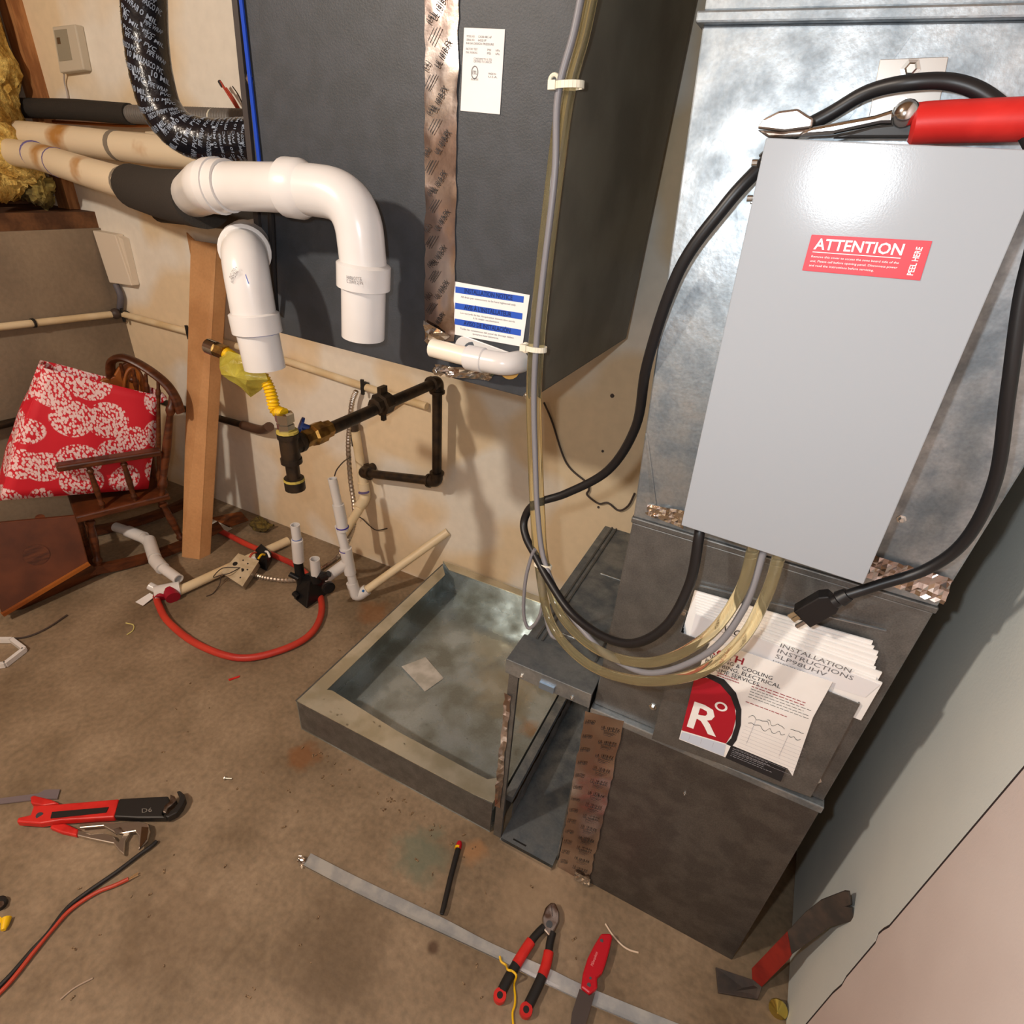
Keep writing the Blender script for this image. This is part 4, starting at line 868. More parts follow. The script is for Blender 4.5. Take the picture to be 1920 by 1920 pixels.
# ------------------------------------------------------------------ gas pipe and yellow connector
gp = thing('gas_pipe', V(-1.239,1.42,.43), 'black iron gas pipe looping out of the wall to a tee with capped drip leg', 'pipe')
g0, g1 = V(-1.239,1.489,.434), V(-1.239,1.43,.434); g2 = Y(826,905,1.42); g3 = Y(812,714,1.42); tee = X(543,838,g3[0]); rg = .0155
g2[0] = (g2[0]+g3[0])/2; g3[0] = g2[0]; tee = X(543,838,g3[0])
def run(a, b, nm='pipe_section', r=rg): return MB().sweep([a,b], r, 14).build(nm, black_iron, gp, smooth=True)
run(g0,g1); run(g1,g2); run(g2,g3); run(g3,tee)
def elb(a, b, c, l=.030):
    pts = [b+unit(a-b)*l, b, b+unit(c-b)*l]
    MB().sweep(bend(pts, .024, 6), rg*1.32, 14).build('elbow_fitting', black_iron, gp, smooth=True)
    for q in (a, c): MB().lathe(b+unit(q-b)*(l-.004), unit(q-b), [(0,rg*1.3),(.001,rg*1.55),(.009,rg*1.55),(.010,rg)], 14).build('fitting_band', black_iron, gp, smooth=True)
elb(g0,g1,g2); elb(g1,g2,g3); elb(g2,g3,tee)
du = unit(tee-g3); uc = X(718,756,g3[0])
MB().lathe(uc-du*.03, du, [(0,rg),(.001,.021),(.014,.021),(.015,.031),(.045,.031),(.046,.022),(.066,.022),(.067,rg)], 8).build('union', black_iron, gp)
MB().obox(uc+V(0,0,.036), V(.006,0,0), V(0,.014,0), V(0,0,.010)).build('union_lug', black_iron, gp); MB().obox(uc+V(0,0,-.036), V(.005,0,0), V(0,.006,0), V(0,0,.012)).build('union_lug', black_iron, gp)
vc = X(583,818,g3[0])
MB().lathe(vc-du*.06, du, [(0,rg),(.001,.021),(.02,.021),(.024,.026),(.055,.026),(.06,.021),(.085,.021),(.086,rg)], 8).build('valve_body', brass, gp)
MB().lathe(vc+V(-.004,0,.018), V(-.55,-.5,.35), [(0,.008),(.014,.008),(.015,.020),(.021,.020)], 14).build('valve_handle', mat('blue_valve',(34,56,120),.5), gp)
tz = tee.copy()
MB().lathe(tz+V(0,0,.034), V(0,0,-1), [(0,.020),(.001,.0235),(.012,.0235),(.013,.021),(.06,.021),(.061,.0235),(.072,.0235),(.073,.015)], 14).build('tee_body', black_iron, gp, smooth=True)
MB().lathe(tz+du*-.036, du, [(0,rg),(.001,.0225),(.012,.0225),(.013,.020),(.036,.020)], 14).build('tee_branch', black_iron, gp, smooth=True)
MB().cyl(tz+V(0,0,-.036), tz+V(0,0,-.085), .015).build('drip_nipple', black_iron, gp, smooth=True)
MB().lathe(tz+V(0,0,-.075), V(0,0,-1), [(0,.016),(.001,.022),(.012,.023),(.03,.023),(.034,.016)], 14).build('drip_cap', black_iron, gp, smooth=True)
MB().lathe(tz+V(0,0,-.0765), V(0,0,-1), [(0,.016),(.0005,.0228),(.006,.0235),(.0065,.016)], 14).build('paint_ring', mat('yellow_dope',(176,156,72),.6), gp); MB().lathe(tz+V(0,0,.040), V(0,0,-1), [(0,.016),(.0005,.0228),(.005,.0238),(.0055,.016)], 14).build('paint_ring', MATS['yellow_dope'], gp)
yf = thing('gas_connector', tz+V(0,0,.04), 'yellow corrugated gas connector with chrome nuts rising from the black tee', 'gas hose')
yt = tz+V(-.003,0,.034)
MB().lathe(yt, V(0,0,1), [(0,.015),(.004,.015),(.005,.019),(.020,.019),(.021,.016),(.025,.016),(.026,.0205),(.044,.0205),(.046,.013)], 6).build('flare_nut', chrome, yf)
yy = tz[1]
fl = smooth_path([yt+V(0,0,.042),Y(516,768,yy),Y(510,745,yy),Y(502,722,yy),Y(490,704,yy),Y(468,690,yy),Y(440,672,yy),Y(420,660,yy)], 12)
MB().sweep(fl, [.0135 if i % 3 == 0 else .0108 for i in range(len(fl))], 12).build('corrugated_hose', yellow, yf, smooth=True)
ne = Y(424,662,yy); nd = unit(Y(388,648,yy)-ne)
MB().pipe([ne, ne+nd*.030], .0155, .011, n=6).build('hex_nut', brass, yf); MB().pipe([ne+nd*.026, ne+nd*.052], .0165, .0125, open1=True, n=16, deep=.02).build('end_nut', chrome, yf, smooth=True)
# crumpled yellow plastic bag on the connector
bgm = mat('yellow_film',(206,194,84),.25,0,(176,160,60),30,trans=.35,bump=.5,bs=60)
outl = [(412,668),(424,690),(436,712),(450,726),(470,745),(490,731),(502,712),(496,694),(470,680),(448,664),(428,658)]
cen = Y(462,700,yy-.01); mb = MB(); r_ = np.random.default_rng(5)
ring = [Y(x,y,yy-.008) for x, y in outl]; n_ = len(ring); vs = [cen+V(0,-.030,0)]+[cen+V(0,.028,0)]
mid_f = [(p*.55+cen*.45)+V(0,-.024+r_.normal(0,.008),0) for p in ring]; mid_b = [(p*.55+cen*.45)+V(0,.022+r_.normal(0,.008),0) for p in ring]
vs += ring+mid_f+mid_b; fs = []
for i in range(n_):
    j = (i+1) % n_; fs += [(2+i,2+j,2+n_+j,2+n_+i),(2+n_+i,2+n_+j,0),(2+j,2+i,2+2*n_+i,2+2*n_+j),(2+2*n_+j,2+2*n_+i,1)]
mb.add(vs, fs); tag(mb.build('plastic_wrap', bgm), 'crumpled yellow plastic bag tied around the gas connector', 'plastic bag')

# ------------------------------------------------------------------ drain piping by the wall
dn = thing('drain_stand', Z(668,1128), 'white plastic drain pipe standing on the floor with wye fitting and purple marks', 'drain pipe')
f0 = Z(668,1120,.022); yF = f0[1]
q0, q1, q2, q3 = Y(623,897,yF), Y(640,975,yF), Y(650,1040,yF), f0; rD = .0150
MB().pipe([q1,q0], rD, rD-.004, open1=True, n=20).build('riser', pvc, dn, smooth=True)
MB().sweep([Y(634,946,yF),q1,Y(643,994,yF)], rD+.0045, 20).build('coupling', pvc, dn, smooth=True)
MB().sweep([Y(636,985,yF), q2, q3], rD+.001, 20).build('lower_pipe', pvc, dn, smooth=True)
wy = Y(652,1050,yF)
MB().sweep(bend([Y(648,1028,yF),wy,Y(657,1075,yF)],.01), rD+.006, 20).build('wye_body', pvc, dn, smooth=True)
wb = Y(612,1083,yF-.035)
MB().sweep([wy+V(.004,0,-.004), wb], rD+.005, 20).build('wye_branch', pvc, dn, smooth=True); MB().sweep([wb, wb+unit(wb-wy)*.022], rD, 18).build('branch_stub', pvc_old, dn, smooth=True)
for p, c in ((Y(642,987,yF),'purple_ink'),(Y(648,1030,yF),'purple_ink')):
    MB().lathe(p, q2-q1, [(0,rD),(.0005,rD+.0066),(.004,rD+.0066),(.0045,rD)], 20).build('primer_ring', mat('purple_ink',(62,48,150),.5), dn)
elbp = bend([Y(660,1092,yF), f0, f0+unit(Y(840,997,YB)-f0)*.05], .025)
MB().sweep(elbp, rD+.006, 20).build('bottom_elbow', pvc, dn, smooth=True)
MB().sweep([f0+unit(Y(840,997,YB)-f0)*.03, Y(840,997,YB-.002)], rD, 18).build('wall_run', pvc_old, dn, smooth=True)
MB().ball(Y(681,1108,yF-.012), .005, 8).build('primer_spot', mat('primer_cyan',(20,96,170),.5), dn)
bp_ = thing('condensate_pipe', Y(668,830,YB-.03), 'beige plastic pipe coming down the wall and elbowing toward the white drain', 'pipe')
b0_, b1_, b2_ = Y(666,808,YB-.03), Y(684,930,YB-.03), Y(640,1008,yF+.05)
MB().sweep(bend([b0_,b1_+V(.004,0,-.01),b2_],.03), .0165, 18).build('pipe_run', pvc_old, bp_, smooth=True)
MB().sweep(bend([Y(681,905,YB-.03),b1_+V(.004,0,-.01),b1_+unit(b2_-b1_)*.06],.03), .0205, 18).build('elbow', pvc_old, bp_, smooth=True)
MB().pipe([Y(667,835,YB-.03),Y(664,795,YB-.03)], .0145, .010, open1=True).build('top_stub', mat('dark_stub',(70,58,48),.5), bp_, smooth=True)
for p in ((682,922),(676,945)): MB().lathe(Y(p[0],p[1],YB-.045), V(.15,-.1,-1), [(0,.0165),(.0005,.0205),(.003,.0205),(.0035,.0165)], 18).build('primer_ring', pband, bp_)
fx = thing('flexible_conduit', Y(660,735,YB-.02), 'spiral steel flexible conduit hanging down the wall to the floor', 'conduit')
cp = smooth_path([Y(668,733,YB-.03),Y(660,755,YB-.035),Y(655,800,YB-.045),Y(653,840,YB-.055),Y(657,900,YB-.055),Y(664,950,YB-.075),Y(663,985,YB-.11),Y(652,1015,yF+.06),Y(635,1043,yF+.01),Z(610,1062,.05),Z(585,1078,.022),Z(545,1088,.012),Z(500,1084,.010),Z(472,1076,.012)], 14)
MB().sweep(cp, [.0095 if i % 2 else .0078 for i in range(len(cp))], 10).build('spiral_sheath', conduit_steel, fx)
wz = thing('loose_wire', Y(628,890,yF), 'thin grey wire curling out of the white riser and along the wall', 'wire')
MB().sweep(smooth_path([Y(627,893,yF+.005),Y(632,880,yF+.02),Y(645,865,yF+.08),Y(658,857,YB-.04)],6), .0022, 6).build('wire', wire_dark, wz, smooth=True); MB().sweep(smooth_path([Y(655,968,YB-.06),Y(675,970,YB-.02),Y(692,985,YB-.012),Y(706,994,YB-.012),Y(726,991,YB-.012)],6), .0022, 6).build('wire', wire_dark, wz, smooth=True)

# condensate trap with two white stubs
tp0 = Z(580,1128); tr_ = thing('condensate_trap', tp0, 'black plastic condensate trap with two white pipe stubs on the floor', 'trap')
yT = tp0[1]
blk = mat('glossy_black_plastic',(20,20,22),.35)
MB().hexa([Z(550,1122,.012),Z(575,1142,.006),Z(622,1108,.012),Z(598,1092,.012),Y(560,1080,yT+.02),Y(580,1090,yT),Y(614,1072,yT+.02),Y(596,1066,yT+.05)]).build('trap_body', blk, tr_, bevel=.004)
MB().cyl(Y(566,1100,yT+.015), Y(558,1048,yT+.015), .0165, n=18).build('tall_port', blk, tr_, smooth=True); MB().cyl(Y(594,1090,yT+.02), Y(591,1076,yT+.02), .020, n=18).build('short_port', blk, tr_, smooth=True)
MB().cyl(Y(560,1085,yT+.0), Y(543,1076,yT-.01), .010, n=12).build('side_port', blk, tr_, smooth=True); MB().cyl(Y(604,1082,yT+.02), Y(617,1076,yT+.03), .012, n=12).build('side_port', blk, tr_, smooth=True); MB().cyl(Z(560,1120,.03), Z(552,1112,.035), .011, n=12).build('side_port', blk, tr_, smooth=True)
MB().lathe(Y(615,1100,yT-.012), V(.8,-.5,.1), [(0,.022),(.010,.022),(.011,.017),(.013,.017)], 18).build('clean_out_cap', blk, tr_, smooth=True)
s0, s1, s2 = Y(560,1052,yT+.015), Y(557,1012,yT+.015), Y(553,984,yT+.015)
MB().lathe(s0, s1-s0, [(0,.015),(.001,.0200),(np.linalg.norm(s1-s0),.0200),(np.linalg.norm(s1-s0)+.001,.0155)], 20).build('coupling', pvc, tr_, smooth=True)
MB().pipe([s1-(s2-s1)*.2, s2], .0160, .0125, open1=True, n=20).build('tall_stub', pvc, tr_, smooth=True)
MB().lathe(s1+(s2-s1)*.06, s2-s1, [(0,.0155),(.0004,.0168),(.003,.0168),(.0034,.0155)], 20).build('primer_ring', mat('primer_blue2',(90,120,190),.5), tr_)
MB().pipe([Y(593,1082,yT+.02), Y(590,1048,yT+.02)], .0175, .0145, open1=True, n=20).build('short_stub', pvc, tr_, smooth=True)

# ------------------------------------------------------------------ electrical cover plate and receptacle on floor
pz_ = [Z(415,1074,.045),Z(455,1100,.03),Z(486,1052,.06),Z(447,1038,.075)]
cvp = thing('switch_box', Z(452,1100), 'square steel junction box with drilled cover plate lying on the floor', 'junction box')
nrm = unit(np.cross(pz_[1]-pz_[0], pz_[3]-pz_[0])); nrm = nrm if nrm[2] > 0 else -nrm
cp_ = MB().prism(pz_, nrm*.002).build('cover_plate', mat('cover_plate_tan',(206,190,160),.5,.15,(190,172,140),30), cvp)
ctr = sum(pz_)/4; MB().prism([ctr+(p-ctr)*.93 for p in pz_], nrm*-.030).build('steel_box', conduit_steel, cvp)
for u, v, r in ((.55,.22,.009),(.45,.62,.008),(.2,.75,.003),(.55,.80,.003),(.75,.66,.003),(.80,.40,.003)):
    p = qm([pz_[0],pz_[1],pz_[2],pz_[3]], v, u); MB().cyl(p+nrm*.0005, p+nrm*.0045, r).build('plate_hole', tool_black, cvp)
MB().sweep(smooth_path([ctr+nrm*.004,Z(430,1075,.06),Z(415,1078,.06),Z(400,1082,.05),Z(418,1065,.06),ctr+nrm*.004],6), .0018, 6).build('switch_wire', wire_dark, cvp, smooth=True)
cord('wire_tail', [Z(414,1078,.04),Z(412,1095,.01),Z(400,1112,.003),Z(387,1118,.003)], .0016, wire_dark, '', '', parent=cvp)
rcp = thing('receptacle', Z(495,1075), 'black electrical receptacle with yellow and red wires lying beside the steel box', 'receptacle')
MB().hexa([Z(478,1060,.004),Z(500,1072,.004),Z(510,1052,.004),Z(490,1038,.004),Z(478,1030,.055),Z(500,1046,.055),Z(510,1036,.055),Z(490,1018,.055)]).build('receptacle_body', blk, rcp, bevel=.004)
for a, b, m_ in (((484,1048),(496,1040),yellow),((480,1036),(466,1048),MATS['red_wire']),((498,1034),(506,1045),paper)): MB().sweep(smooth_path([Z(a[0],a[1],.062),Z((a[0]+b[0])/2,(a[1]+b[1])/2-4,.07),Z(b[0],b[1],.058)],5), .004, 8).build('wire', m_, rcp, smooth=True)
MB().cyl(Z(470,1052,.05), Z(478,1046,.055), .010).build('wire_nut', pvc, rcp, smooth=True)

# floor PVC pieces
def pvc_run(name, pts, r, m, label, rad=.03, fittings=(), opn=(False,True)):
    o = thing(name, pts[0], label, 'pipe'); MB().pipe(bend(pts, rad), r, r*.75, opn[0], opn[1], n=18, deep=.03).build('pipe_run', m, o, smooth=True)
    for a, b, rr in fittings: MB().sweep([a, b], rr, 18).build('fitting', m, o, smooth=True)
    return o
pvc_run('floor_pipe', [Z(335,1108,.022),Z(540,1014,.022)], .0175, pvc_old, 'straight cream plastic pipe lying on the floor under the steel box', opn=(False,True))
bp2 = [Z(217,988,.10),Z(252,1000,.10),Z(283,1018,.095),Z(293,1056,.075),Z(335,1086,.06)]
pvc_run('bent_pipe', bp2, .0185, pvc, 'bent white plastic pipe with elbows sticking out from under the chair', .045, [(Z(240,996,.10),Z(270,1008,.098),.0225),(Z(279,1012,.096),Z(290,1046,.080),.0225),(Z(291,1050,.077),Z(305,1066,.070),.0235)])
cf = thing('pipe_cross', Z(318,1110), 'white pipe fitting with dark red primer resting on the floor by the red hose', 'fitting')
MB().cyl(Z(338,1102,.03), Z(290,1112,.03), .025, n=18).build('fitting_body', pvc, cf, smooth=True); MB().cyl(Z(318,1108,.03), Z(325,1121,.022), .024, n=18).build('red_hub', mat('primer_red',(150,16,40),.45), cf, smooth=True); MB().cyl(Z(302,1110,.030), Z(300,1122,.018), .020, n=18).build('red_hub', MATS['primer_red'], cf, smooth=True)
MB().pipe([Z(292,1104,.03), Z(280,1098,.04)], .014, .011, open1=True, n=16).build('side_stub', pvc, cf, smooth=True)
tag(MB().prism([Z(254,1129,.004),Z(268,1136,.004),Z(291,1118,.010),Z(281,1112,.010)], V(0,0,.0012)).build('paper_tag', paper), 'small white paper tag on the floor by the red-primed fitting', 'tag')
hs = smooth_path([Z(*p,.0125) for p in [(410,994),(430,1004),(470,1024),(520,1044),(560,1064),(590,1095),(603,1130),(598,1165),(575,1195),(530,1218),(470,1233),(420,1228),(360,1202),(315,1165),(298,1135),(293,1118)]], 8)
tag(MB().sweep(hs, .0115, 12).build('red_hose', red_rubber, smooth=True), 'red rubber hose curving in a wide loop on the concrete floor', 'hose')
# ------------------------------------------------------------------ tools and scraps on the floor
def slab(pts, z0, h): return MB().prism([Z(x,y,z0) for x, y in pts], V(0,0,h))
fz = .001
pw = thing('pipe_wrench', Z(200,1530), 'red-handled pliers wrench with black head and hooked jaw on the floor', 'wrench')
slab([(36,1549),(39,1541),(62,1536),(68,1518),(110,1516),(227,1506),(218,1540),(120,1546),(80,1552)],.008,.018).build('red_handle', red_plastic, pw, bevel=.003)
slab([(61,1501),(68,1498),(100,1506),(115,1513),(84,1518),(62,1513)],.004,.016).build('second_handle', red_plastic, pw, bevel=.003)
slab([(98,1523),(204,1514),(199,1524),(95,1535)],.0262,.002).build('grip_inlay', tool_black, pw)
MB().cyl(Z(74,1529,.026), Z(74,1529,.0275), .007).build('hang_hole', tool_black, pw)
slab([(227,1505),(318,1500),(322,1512),(310,1524),(306,1534),(316,1541),(260,1541),(217,1539)],.008,.017).build('head', tool_black, pw, bevel=.003)
slab([(322,1497),(330,1500),(334,1508),(326,1516),(318,1522),(314,1532),(308,1530),(311,1519),(321,1510)],.010,.017).build('fixed_jaw', tool_steel, pw, bevel=.002)
slab([(334,1492),(341,1491),(349,1498),(351,1507),(345,1520),(335,1533),(318,1542),(312,1539),(328,1526),(338,1512),(340,1502)],.006,.020).build('hook_jaw', tool_black, pw, bevel=.003)
tm = MB(); text(tm, 'D6', Z(266,1524,.0256), unit(Z(300,1520)-Z(266,1524)), unit(Z(266,1505)-Z(266,1524)), w=.022, h=.012); tm.build('head_marking', mat('scratch_grey',(120,116,110),.5), pw)
ap = thing('slip_joint_pliers', Z(200,1572), 'chrome tongue-and-groove pliers with red handles lying under the wrench', 'pliers')
slab([(100,1551),(125,1549),(150,1560),(146,1572),(118,1566),(96,1557)],.003,.012).build('red_handle', red_plastic, ap, bevel=.003)
slab([(148,1560),(173,1568),(195,1566),(215,1572),(224,1583),(232,1570),(240,1562),(252,1556),(237,1581),(235,1607),(226,1600),(215,1586),(172,1577),(147,1571)],.003,.010).build('lower_jaw', conduit_steel, ap, bevel=.002)
slab([(150,1548),(195,1544),(220,1546),(262,1543),(280,1549),(283,1562),(278,1580),(261,1596),(262,1572),(255,1562),(232,1566),(216,1564),(195,1552),(150,1556)],.012,.008).build('upper_jaw', conduit_steel, ap, bevel=.002)
slab([(213,1556),(226,1552),(230,1560),(218,1566)],.0202,.003).build('pivot_plate', tool_steel, ap); slab([(266,1551),(279,1552),(276,1574),(262,1592),(264,1571)],.0202,.002).build('bright_jaw_face', chrome, ap)
wp = thing('wire_pair', Z(100,1740), 'red and black insulated wires laid side by side on the floor with bare copper tip', 'wires')
MB().sweep(smooth_path([Z(x,y,.006) for x, y in [(294,1577),(282,1588),(262,1602),(220,1634),(165,1672),(126,1703),(90,1750),(60,1782),(20,1828),(-20,1868)]],6), .0046, 8).build('black_wire', tool_black, wp, smooth=True)
MB().sweep(smooth_path([Z(x,y,.006) for x, y in [(241,1648),(215,1660),(178,1675),(132,1706),(97,1744),(66,1782),(20,1840),(-20,1880)]],6), .0042, 8).build('red_wire', MATS['red_wire'], wp, smooth=True)
for dx in (0,4): MB().sweep([Z(241,1648+dx*.5,.006),Z(259,1636+dx,.006)], .0013, 6).build('copper_tip', mat('bare_copper',(226,190,140),.3,.8), wp)
sd = thing('putty_knife', Z(60,1495), 'grey flat steel blade tool poking out beside the red wrench', 'tool')
slab([(-30,1502),(72,1489),(85,1482),(113,1481),(108,1499),(80,1499),(-30,1512)],.002,.003).build('blade', mat('grey_blade',(150,140,146),.4,.6), sd); slab([(-60,1508),(-26,1501),(-26,1514),(-60,1522)],.001,.016).build('tang', tool_black, sd)
wn = thing('wire_connector', Z(9,1740), 'small yellow wire connector on the floor by the wire pair', 'connector')
MB().sweep([Z(12,1722,.008),Z(9,1735,.008),Z(6,1744,.008)],[.009,.007,.0045],10).build('cap', yellow, wn, smooth=True); MB().obox(Z(4,1728,.006), V(.010,0,0), V(0,.003,0), V(0,0,.004)).build('wing', yellow, wn)
dc = thing('rubber_bung', Z(2,1697), 'dark brown rubber bung lying above the yellow wire connector', 'bung'); MB().lathe(Z(0,1697,.001), V(0,0,1), [(0,.014),(.010,.014),(.013,.010)], 14).build('bung_body', tool_black, dc, smooth=True); MB().lathe(Z(0,1697,.0135), V(0,0,1), [(0,.007),(.002,.007)], 12).build('bung_top', tool_steel, dc)
# long steel strip
ru = [(583,1601),(675,1648),(824,1719),(920,1769),(1025,1815),(1082,1843),(1180,1884),(1300,1932)]; rlw = [(568,1625),(650,1668),(736,1710),(920,1795),(1000,1836),(1080,1874),(1178,1916),(1290,1965)]
stp = thing('steel_strip', Z(800,1730), 'long bent galvanised steel strip lying across the concrete floor', 'metal strip')
U_ = smooth_path([Z(x,y,.004) for x, y in ru],4); Lw = smooth_path([Z(x,y,.004) for x, y in rlw],4); n_ = len(U_)
hgt = [.004+.010*math.sin(math.pi*i/(n_-1))*0 for i in range(n_)]
mb = MB(); mb.add([u+V(0,0,.002) for u in U_]+[(u*.3+l*.7)+V(0,0,.002) for u, l in zip(U_,Lw)]+[l+V(0,0,.003) for l in Lw], [(i,i+1,n_+i+1,n_+i) for i in range(n_-1)]+[(n_+i,n_+i+1,2*n_+i+1,2*n_+i) for i in range(n_-1)])
mb.build('strip', mat('new_galvanised',(214,214,210),.30,.55,(190,193,195),30,bump=.06,bs=140), stp, solid=.002)
ed = MB().sweep([l+V(0,0,.005) for l in Lw], .0016, 6); ed.build('hemmed_edge', zinc, stp, smooth=True)
crumple(Z(556,1614,.006),Z(566,1630,.004),Z(562,1604,.012),Z(574,1612,.010),4,4,.003,51,n=V(0,0,1)).build('foil_crumb', foil_bright, stp)
ndv = thing('nut_driver', Z(845,1650), 'slim black screwdriver with yellow ring leaning on the steel strip', 'screwdriver')
MB().sweep([Z(859,1592,.010),Z(845,1645,.010),Z(832,1700,.012),Z(828,1714,.012)],[.0068,.0062,.0058,.0048],10).build('black_shaft', tool_black, ndv, smooth=True); MB().sweep([Z(862,1578,.010),Z(861,1583,.010),Z(859,1592,.010)],[.005,.0075,.0072],10).build('red_cap', red_knife, ndv, smooth=True); MB().sweep([Z(859,1587.5,.010),Z(858,1591.5,.010)],.0078,10).build('yellow_ring', yellow, ndv, smooth=True)
# diagonal cutting pliers
dp_ = thing('cutting_pliers', Z(1000,1800), 'diagonal cutting pliers with open red and black handles lying over the steel strip', 'pliers')
slab([(1031,1697),(1040,1697),(1048,1715),(1048,1732),(1040,1748),(1030,1762),(1018,1748),(1016,1724),(1022,1706)],.008,.012).build('jaws', tool_steel, dp_, bevel=.003)
MB().cyl(Z(1030,1733,.019), Z(1030,1733,.0225), .007).build('pivot', tool_black, dp_); MB().beam(Z(1034,1698,.0205),Z(1036,1718,.0205),.001,.001).build('jaw_line', tool_black, dp_)
def grip(pts, rad):
    zz = .015
    P = [Z(x,y,zz) for x, y in pts]
    return P
lh = [(1020,1738),(1006,1752),(992,1770),(976,1795),(960,1822),(946,1848),(937,1868)]; rh = [(1036,1748),(1031,1768),(1028,1790),(1022,1815),(1010,1845),(997,1872),(986,1895)]
for hnd in (lh, rh):
    P_ = smooth_path([Z(x,y,.015) for x, y in hnd], 4); n_ = len(P_); a, b, c = int(n_*.28), int(n_*.58), int(n_*.90)
    MB().sweep(P_[:a+1], [.008]*(a+1), 12, flat=.8).build('shank', tool_black, dp_, smooth=True); MB().sweep(P_[a:b+1], [.0105]*(b-a+1), 12, flat=.8).build('red_grip', red_plastic, dp_, smooth=True)
    MB().sweep(P_[b:c+1], [.0100]*(c-b+1), 12, flat=.8).build('black_grip', tool_black, dp_, smooth=True); e = P_[-1]
    MB().sweep([e+V(0,0,-.006),e+V(0,0,.006)], .0125, 16).build('grip_end', red_plastic, dp_, smooth=True); MB().cyl(e+V(0,0,.006),e+V(0,0,.0066),.006).build('end_recess', tool_black, dp_)
kn = thing('utility_knife', Z(1115,1810), 'red folding utility knife with dark open blade resting on the steel strip', 'knife')
slab([(1126,1755),(1143,1755),(1147,1762),(1141,1788),(1134,1813),(1128,1829),(1118,1838),(1119,1858),(1104,1870),(1088,1857),(1092,1828),(1100,1802),(1112,1778)],.012,.014).build('handle', red_knife, kn, bevel=.004)
slab([(1086,1856),(1104,1869),(1115,1864),(1098,1922),(1068,1935),(1072,1900)],.014,.006).build('blade_holder', mat('dark_blade',(96,86,82),.4,.6), kn)
for p, r in (((1128,1764),.0035),((1104,1847),.004),((1107,1834),.0025)): MB().cyl(Z(p[0],p[1],.0255), Z(p[0],p[1],.0268), r, n=10).build('rivet', tool_black, kn)
tm = MB(); a_ = Z(1112,1812,.0262); b_ = Z(1121,1786,.0262); text(tm, 'Milwaukee', a_, unit(b_-a_), unit(np.cross(V(0,0,1), b_-a_)), w=np.linalg.norm(b_-a_), h=.006); tm.build('handle_lettering', mat('pale_red',(222,150,150),.5), kn)
cord('yellow_wire', [Z(x,y,z) for x, y, z in [(937,1793,.012),(940,1803,.012),(949,1810,.014),(952,1818,.03),(961,1821,.03),(968,1830,.03),(964,1846,.004),(966,1868,.004),(965,1885,.004),(961,1900,.004),(963,1930,.004)]], .0022, yellow, 'short kinked yellow wire trailing between the cutting plier handles', 'wire', n=8)
cord('white_wire', [Z(x,y,.003) for x, y in [(1135,1732),(1148,1752),(1165,1771),(1180,1781),(1197,1786)]], .0018, mat('cream_wire',(222,200,176),.5), 'thin cream wire offcut curved on the floor beside the red knife', 'wire', n=8)
cord('clear_strip', [Z(x,y,.002) for x, y in [(113,1874),(140,1852),(174,1834)]], .0015, mat('pale_strip',(170,150,132),.5), 'thin pale plastic strip lying on the brown concrete by itself', 'strip', n=6)
# pry bar leaning on the right wall
p0 = Z(1420,1850,.012); p1 = X(1588,1700,XR-.012); axp = unit(p1-p0); pn_ = unit(np.cross(axp, np.cross(axp, unit(EYE-p0))))
def B(x, y): return PL(x, y, p0, pn_)
pb_ = thing('pry_bar', p0, 'red and black flat pry bar leaning against the right wall', 'pry bar')
MB().prism([B(1582,1671),B(1591,1672),B(1595,1697),B(1584,1700),B(1596,1702),B(1601,1727),B(1556,1738),B(1536,1753),B(1484,1790),B(1476,1746),B(1510,1710),B(1538,1688)], pn_*-.005 if np.dot(pn_, EYE-p0) > 0 else pn_*.005).build('upper_claw', mat('rusty_black_steel',(66,62,60),.5,.4,(84,74,68),30), pb_, bevel=.001)
MB().prism([B(1476,1746),B(1484,1790),B(1478,1800),B(1427,1852),B(1410,1838),B(1409,1816)], pn_*-.006 if np.dot(pn_, EYE-p0) > 0 else pn_*.006).build('red_shank', mat('dull_red_paint',(150,44,34),.5,.2,(120,34,28),20), pb_, bevel=.001)
MB().prism([Z(1341,1815,.004),Z(1405,1838,.006),B(1410,1838)+V(0,0,.0),B(1427,1852),Z(1420,1876,.006),Z(1346,1863,.004)], V(0,0,.005)).build('foot_claw', MATS['rusty_black_steel'], pb_, bevel=.001)
bc = Z(1455,1898); bz = thing('brass_cone', bc, 'small shiny brass cone nozzle on the floor near the pry bar', 'nozzle')
MB().lathe(bc+V(0,0,.014), V(-.2,-.75,.55), [(-.012,.012),(-.004,.0175),(0,.0175),(.012,.003),(.014,.001)], 20).build('cone', mat('bright_brass',(206,186,96),.25,.95), bz, smooth=True); MB().lathe(bc+V(0,0,.014), V(-.2,-.75,.55), [(-.022,.007),(-.010,.007)], 14).build('stem', brass, bz, smooth=True)
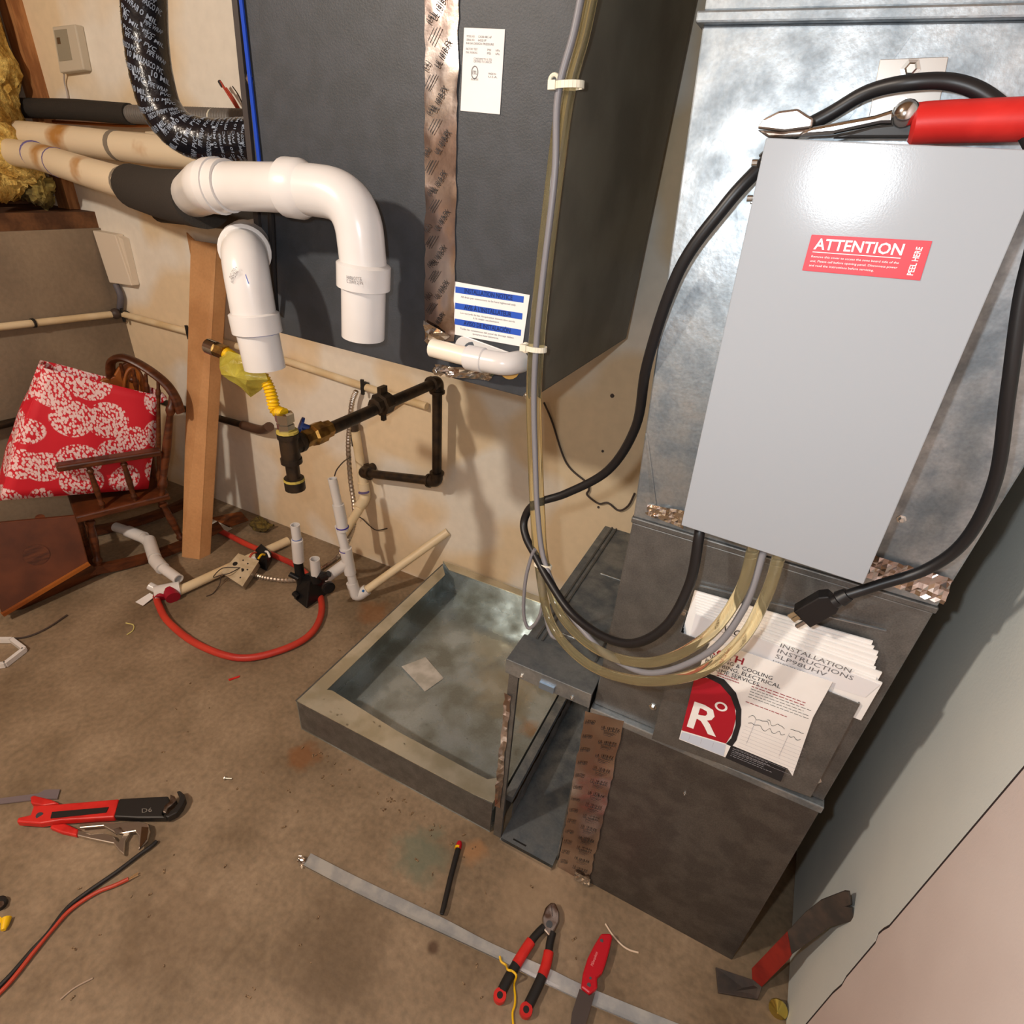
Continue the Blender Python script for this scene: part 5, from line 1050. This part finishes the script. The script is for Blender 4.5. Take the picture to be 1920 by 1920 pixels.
# scraps
sc = thing('card_scrap', Z(430,985), 'torn rust-coloured and white card scrap on the floor by the wall', 'scrap')
slab([(395,972),(425,965),(452,960),(466,976),(440,985),(430,990)],.002,.003).build('rust_side', mat('rust_card',(150,84,36),.7,0,(96,54,26),20), sc); slab([(394,972),(426,986),(436,991),(420,1000),(396,983)],.003,.002).build('white_side', paper_dirty, sc)
mbx = lump(Z(492,985,.016), (.060,.035,.014), 22, .02, 61); tag(mbx.build('insulation_scrap', mat('brown_wool',(110,92,40),.9,0,(72,58,26),40,bump=.8,bs=90), smooth=True), 'brown tuft of insulation on the floor against the wall', 'scrap')
wbk = thing('white_bracket', Z(15,1225), 'white plastic triangular bracket lying on the floor at the wall side', 'bracket')
for a, b in (((-10,1200),(22,1200)),((22,1200),(46,1218)),((46,1218),(10,1246)),((10,1246),(-20,1250))): MB().beam(Z(a[0],a[1],.010),Z(b[0],b[1],.010),.012,.016).build('bracket_bar', pvc, wbk)
cord('dark_wire', [Z(x,y,.004) for x, y in [(-20,1202),(12,1198),(50,1194),(88,1178),(126,1153)]], .003, wire_dark, 'short dark wire on the floor below the wooden stool', 'wire', n=8)
sw = thing('loose_screw', Z(426,1459), 'small bright loose screw lying on the open concrete floor', 'screw'); MB().lathe(Z(420,1459,.005), Z(436,1460,.004)-Z(420,1459,.005), [(0,.003),(.0005,.0052),(.003,.0052),(.0035,.0022),(.020,.0018)], 8).build('screw_body', zinc, sw)
tag(slab([(428,1274),(450,1267),(449,1270),(430,1277)],.001,.002).build('red_shaving', red_plastic), 'red plastic shaving on the floor below the hose loop', 'scrap')
cord('straw', [Z(x,y,.003) for x, y in [(236,1168),(250,1172),(249,1182),(238,1190)]], .0018, mat('straw',(206,196,120),.6), 'short yellow straw-like wire offcut on the floor within sight of the red hose', 'scrap', n=6)
db = MB(); r_ = random.Random(11)
chips = [(r_.uniform(560,900), None) for _ in range(0)]
for k in range(95):
    t = r_.random()
    if t < .45: u = r_.random(); x, y = 575+u*310+r_.gauss(0,16), 1385+u*190+abs(r_.gauss(0,22))+6
    elif t < .7: x, y = r_.uniform(300,760), r_.uniform(1060,1560)
    else: x, y = r_.uniform(60,1100), r_.uniform(1600,1900)
    p = Z(x,y,0)
    if -0.95 < p[0] < -.1 and .72 < p[1]: continue
    s_ = r_.uniform(.0008,.0030); a = r_.uniform(0,3.14); d1 = V(math.cos(a),math.sin(a),0); d2 = V(-math.sin(a),math.cos(a),0)
    db.obox(p+V(0,0,.001), d1*s_*r_.uniform(.8,2.5), d2*s_*.7, V(0,0,.0009))
d_ = db.build('floor_grit', mat('dark_grit',(84,62,40),.8,0,(150,126,96),400,.45,.55), origin=(-.6,.6,0)); d_['kind'] = 'stuff'; tag(d_, 'scattered grit and chips on the concrete floor', 'debris')
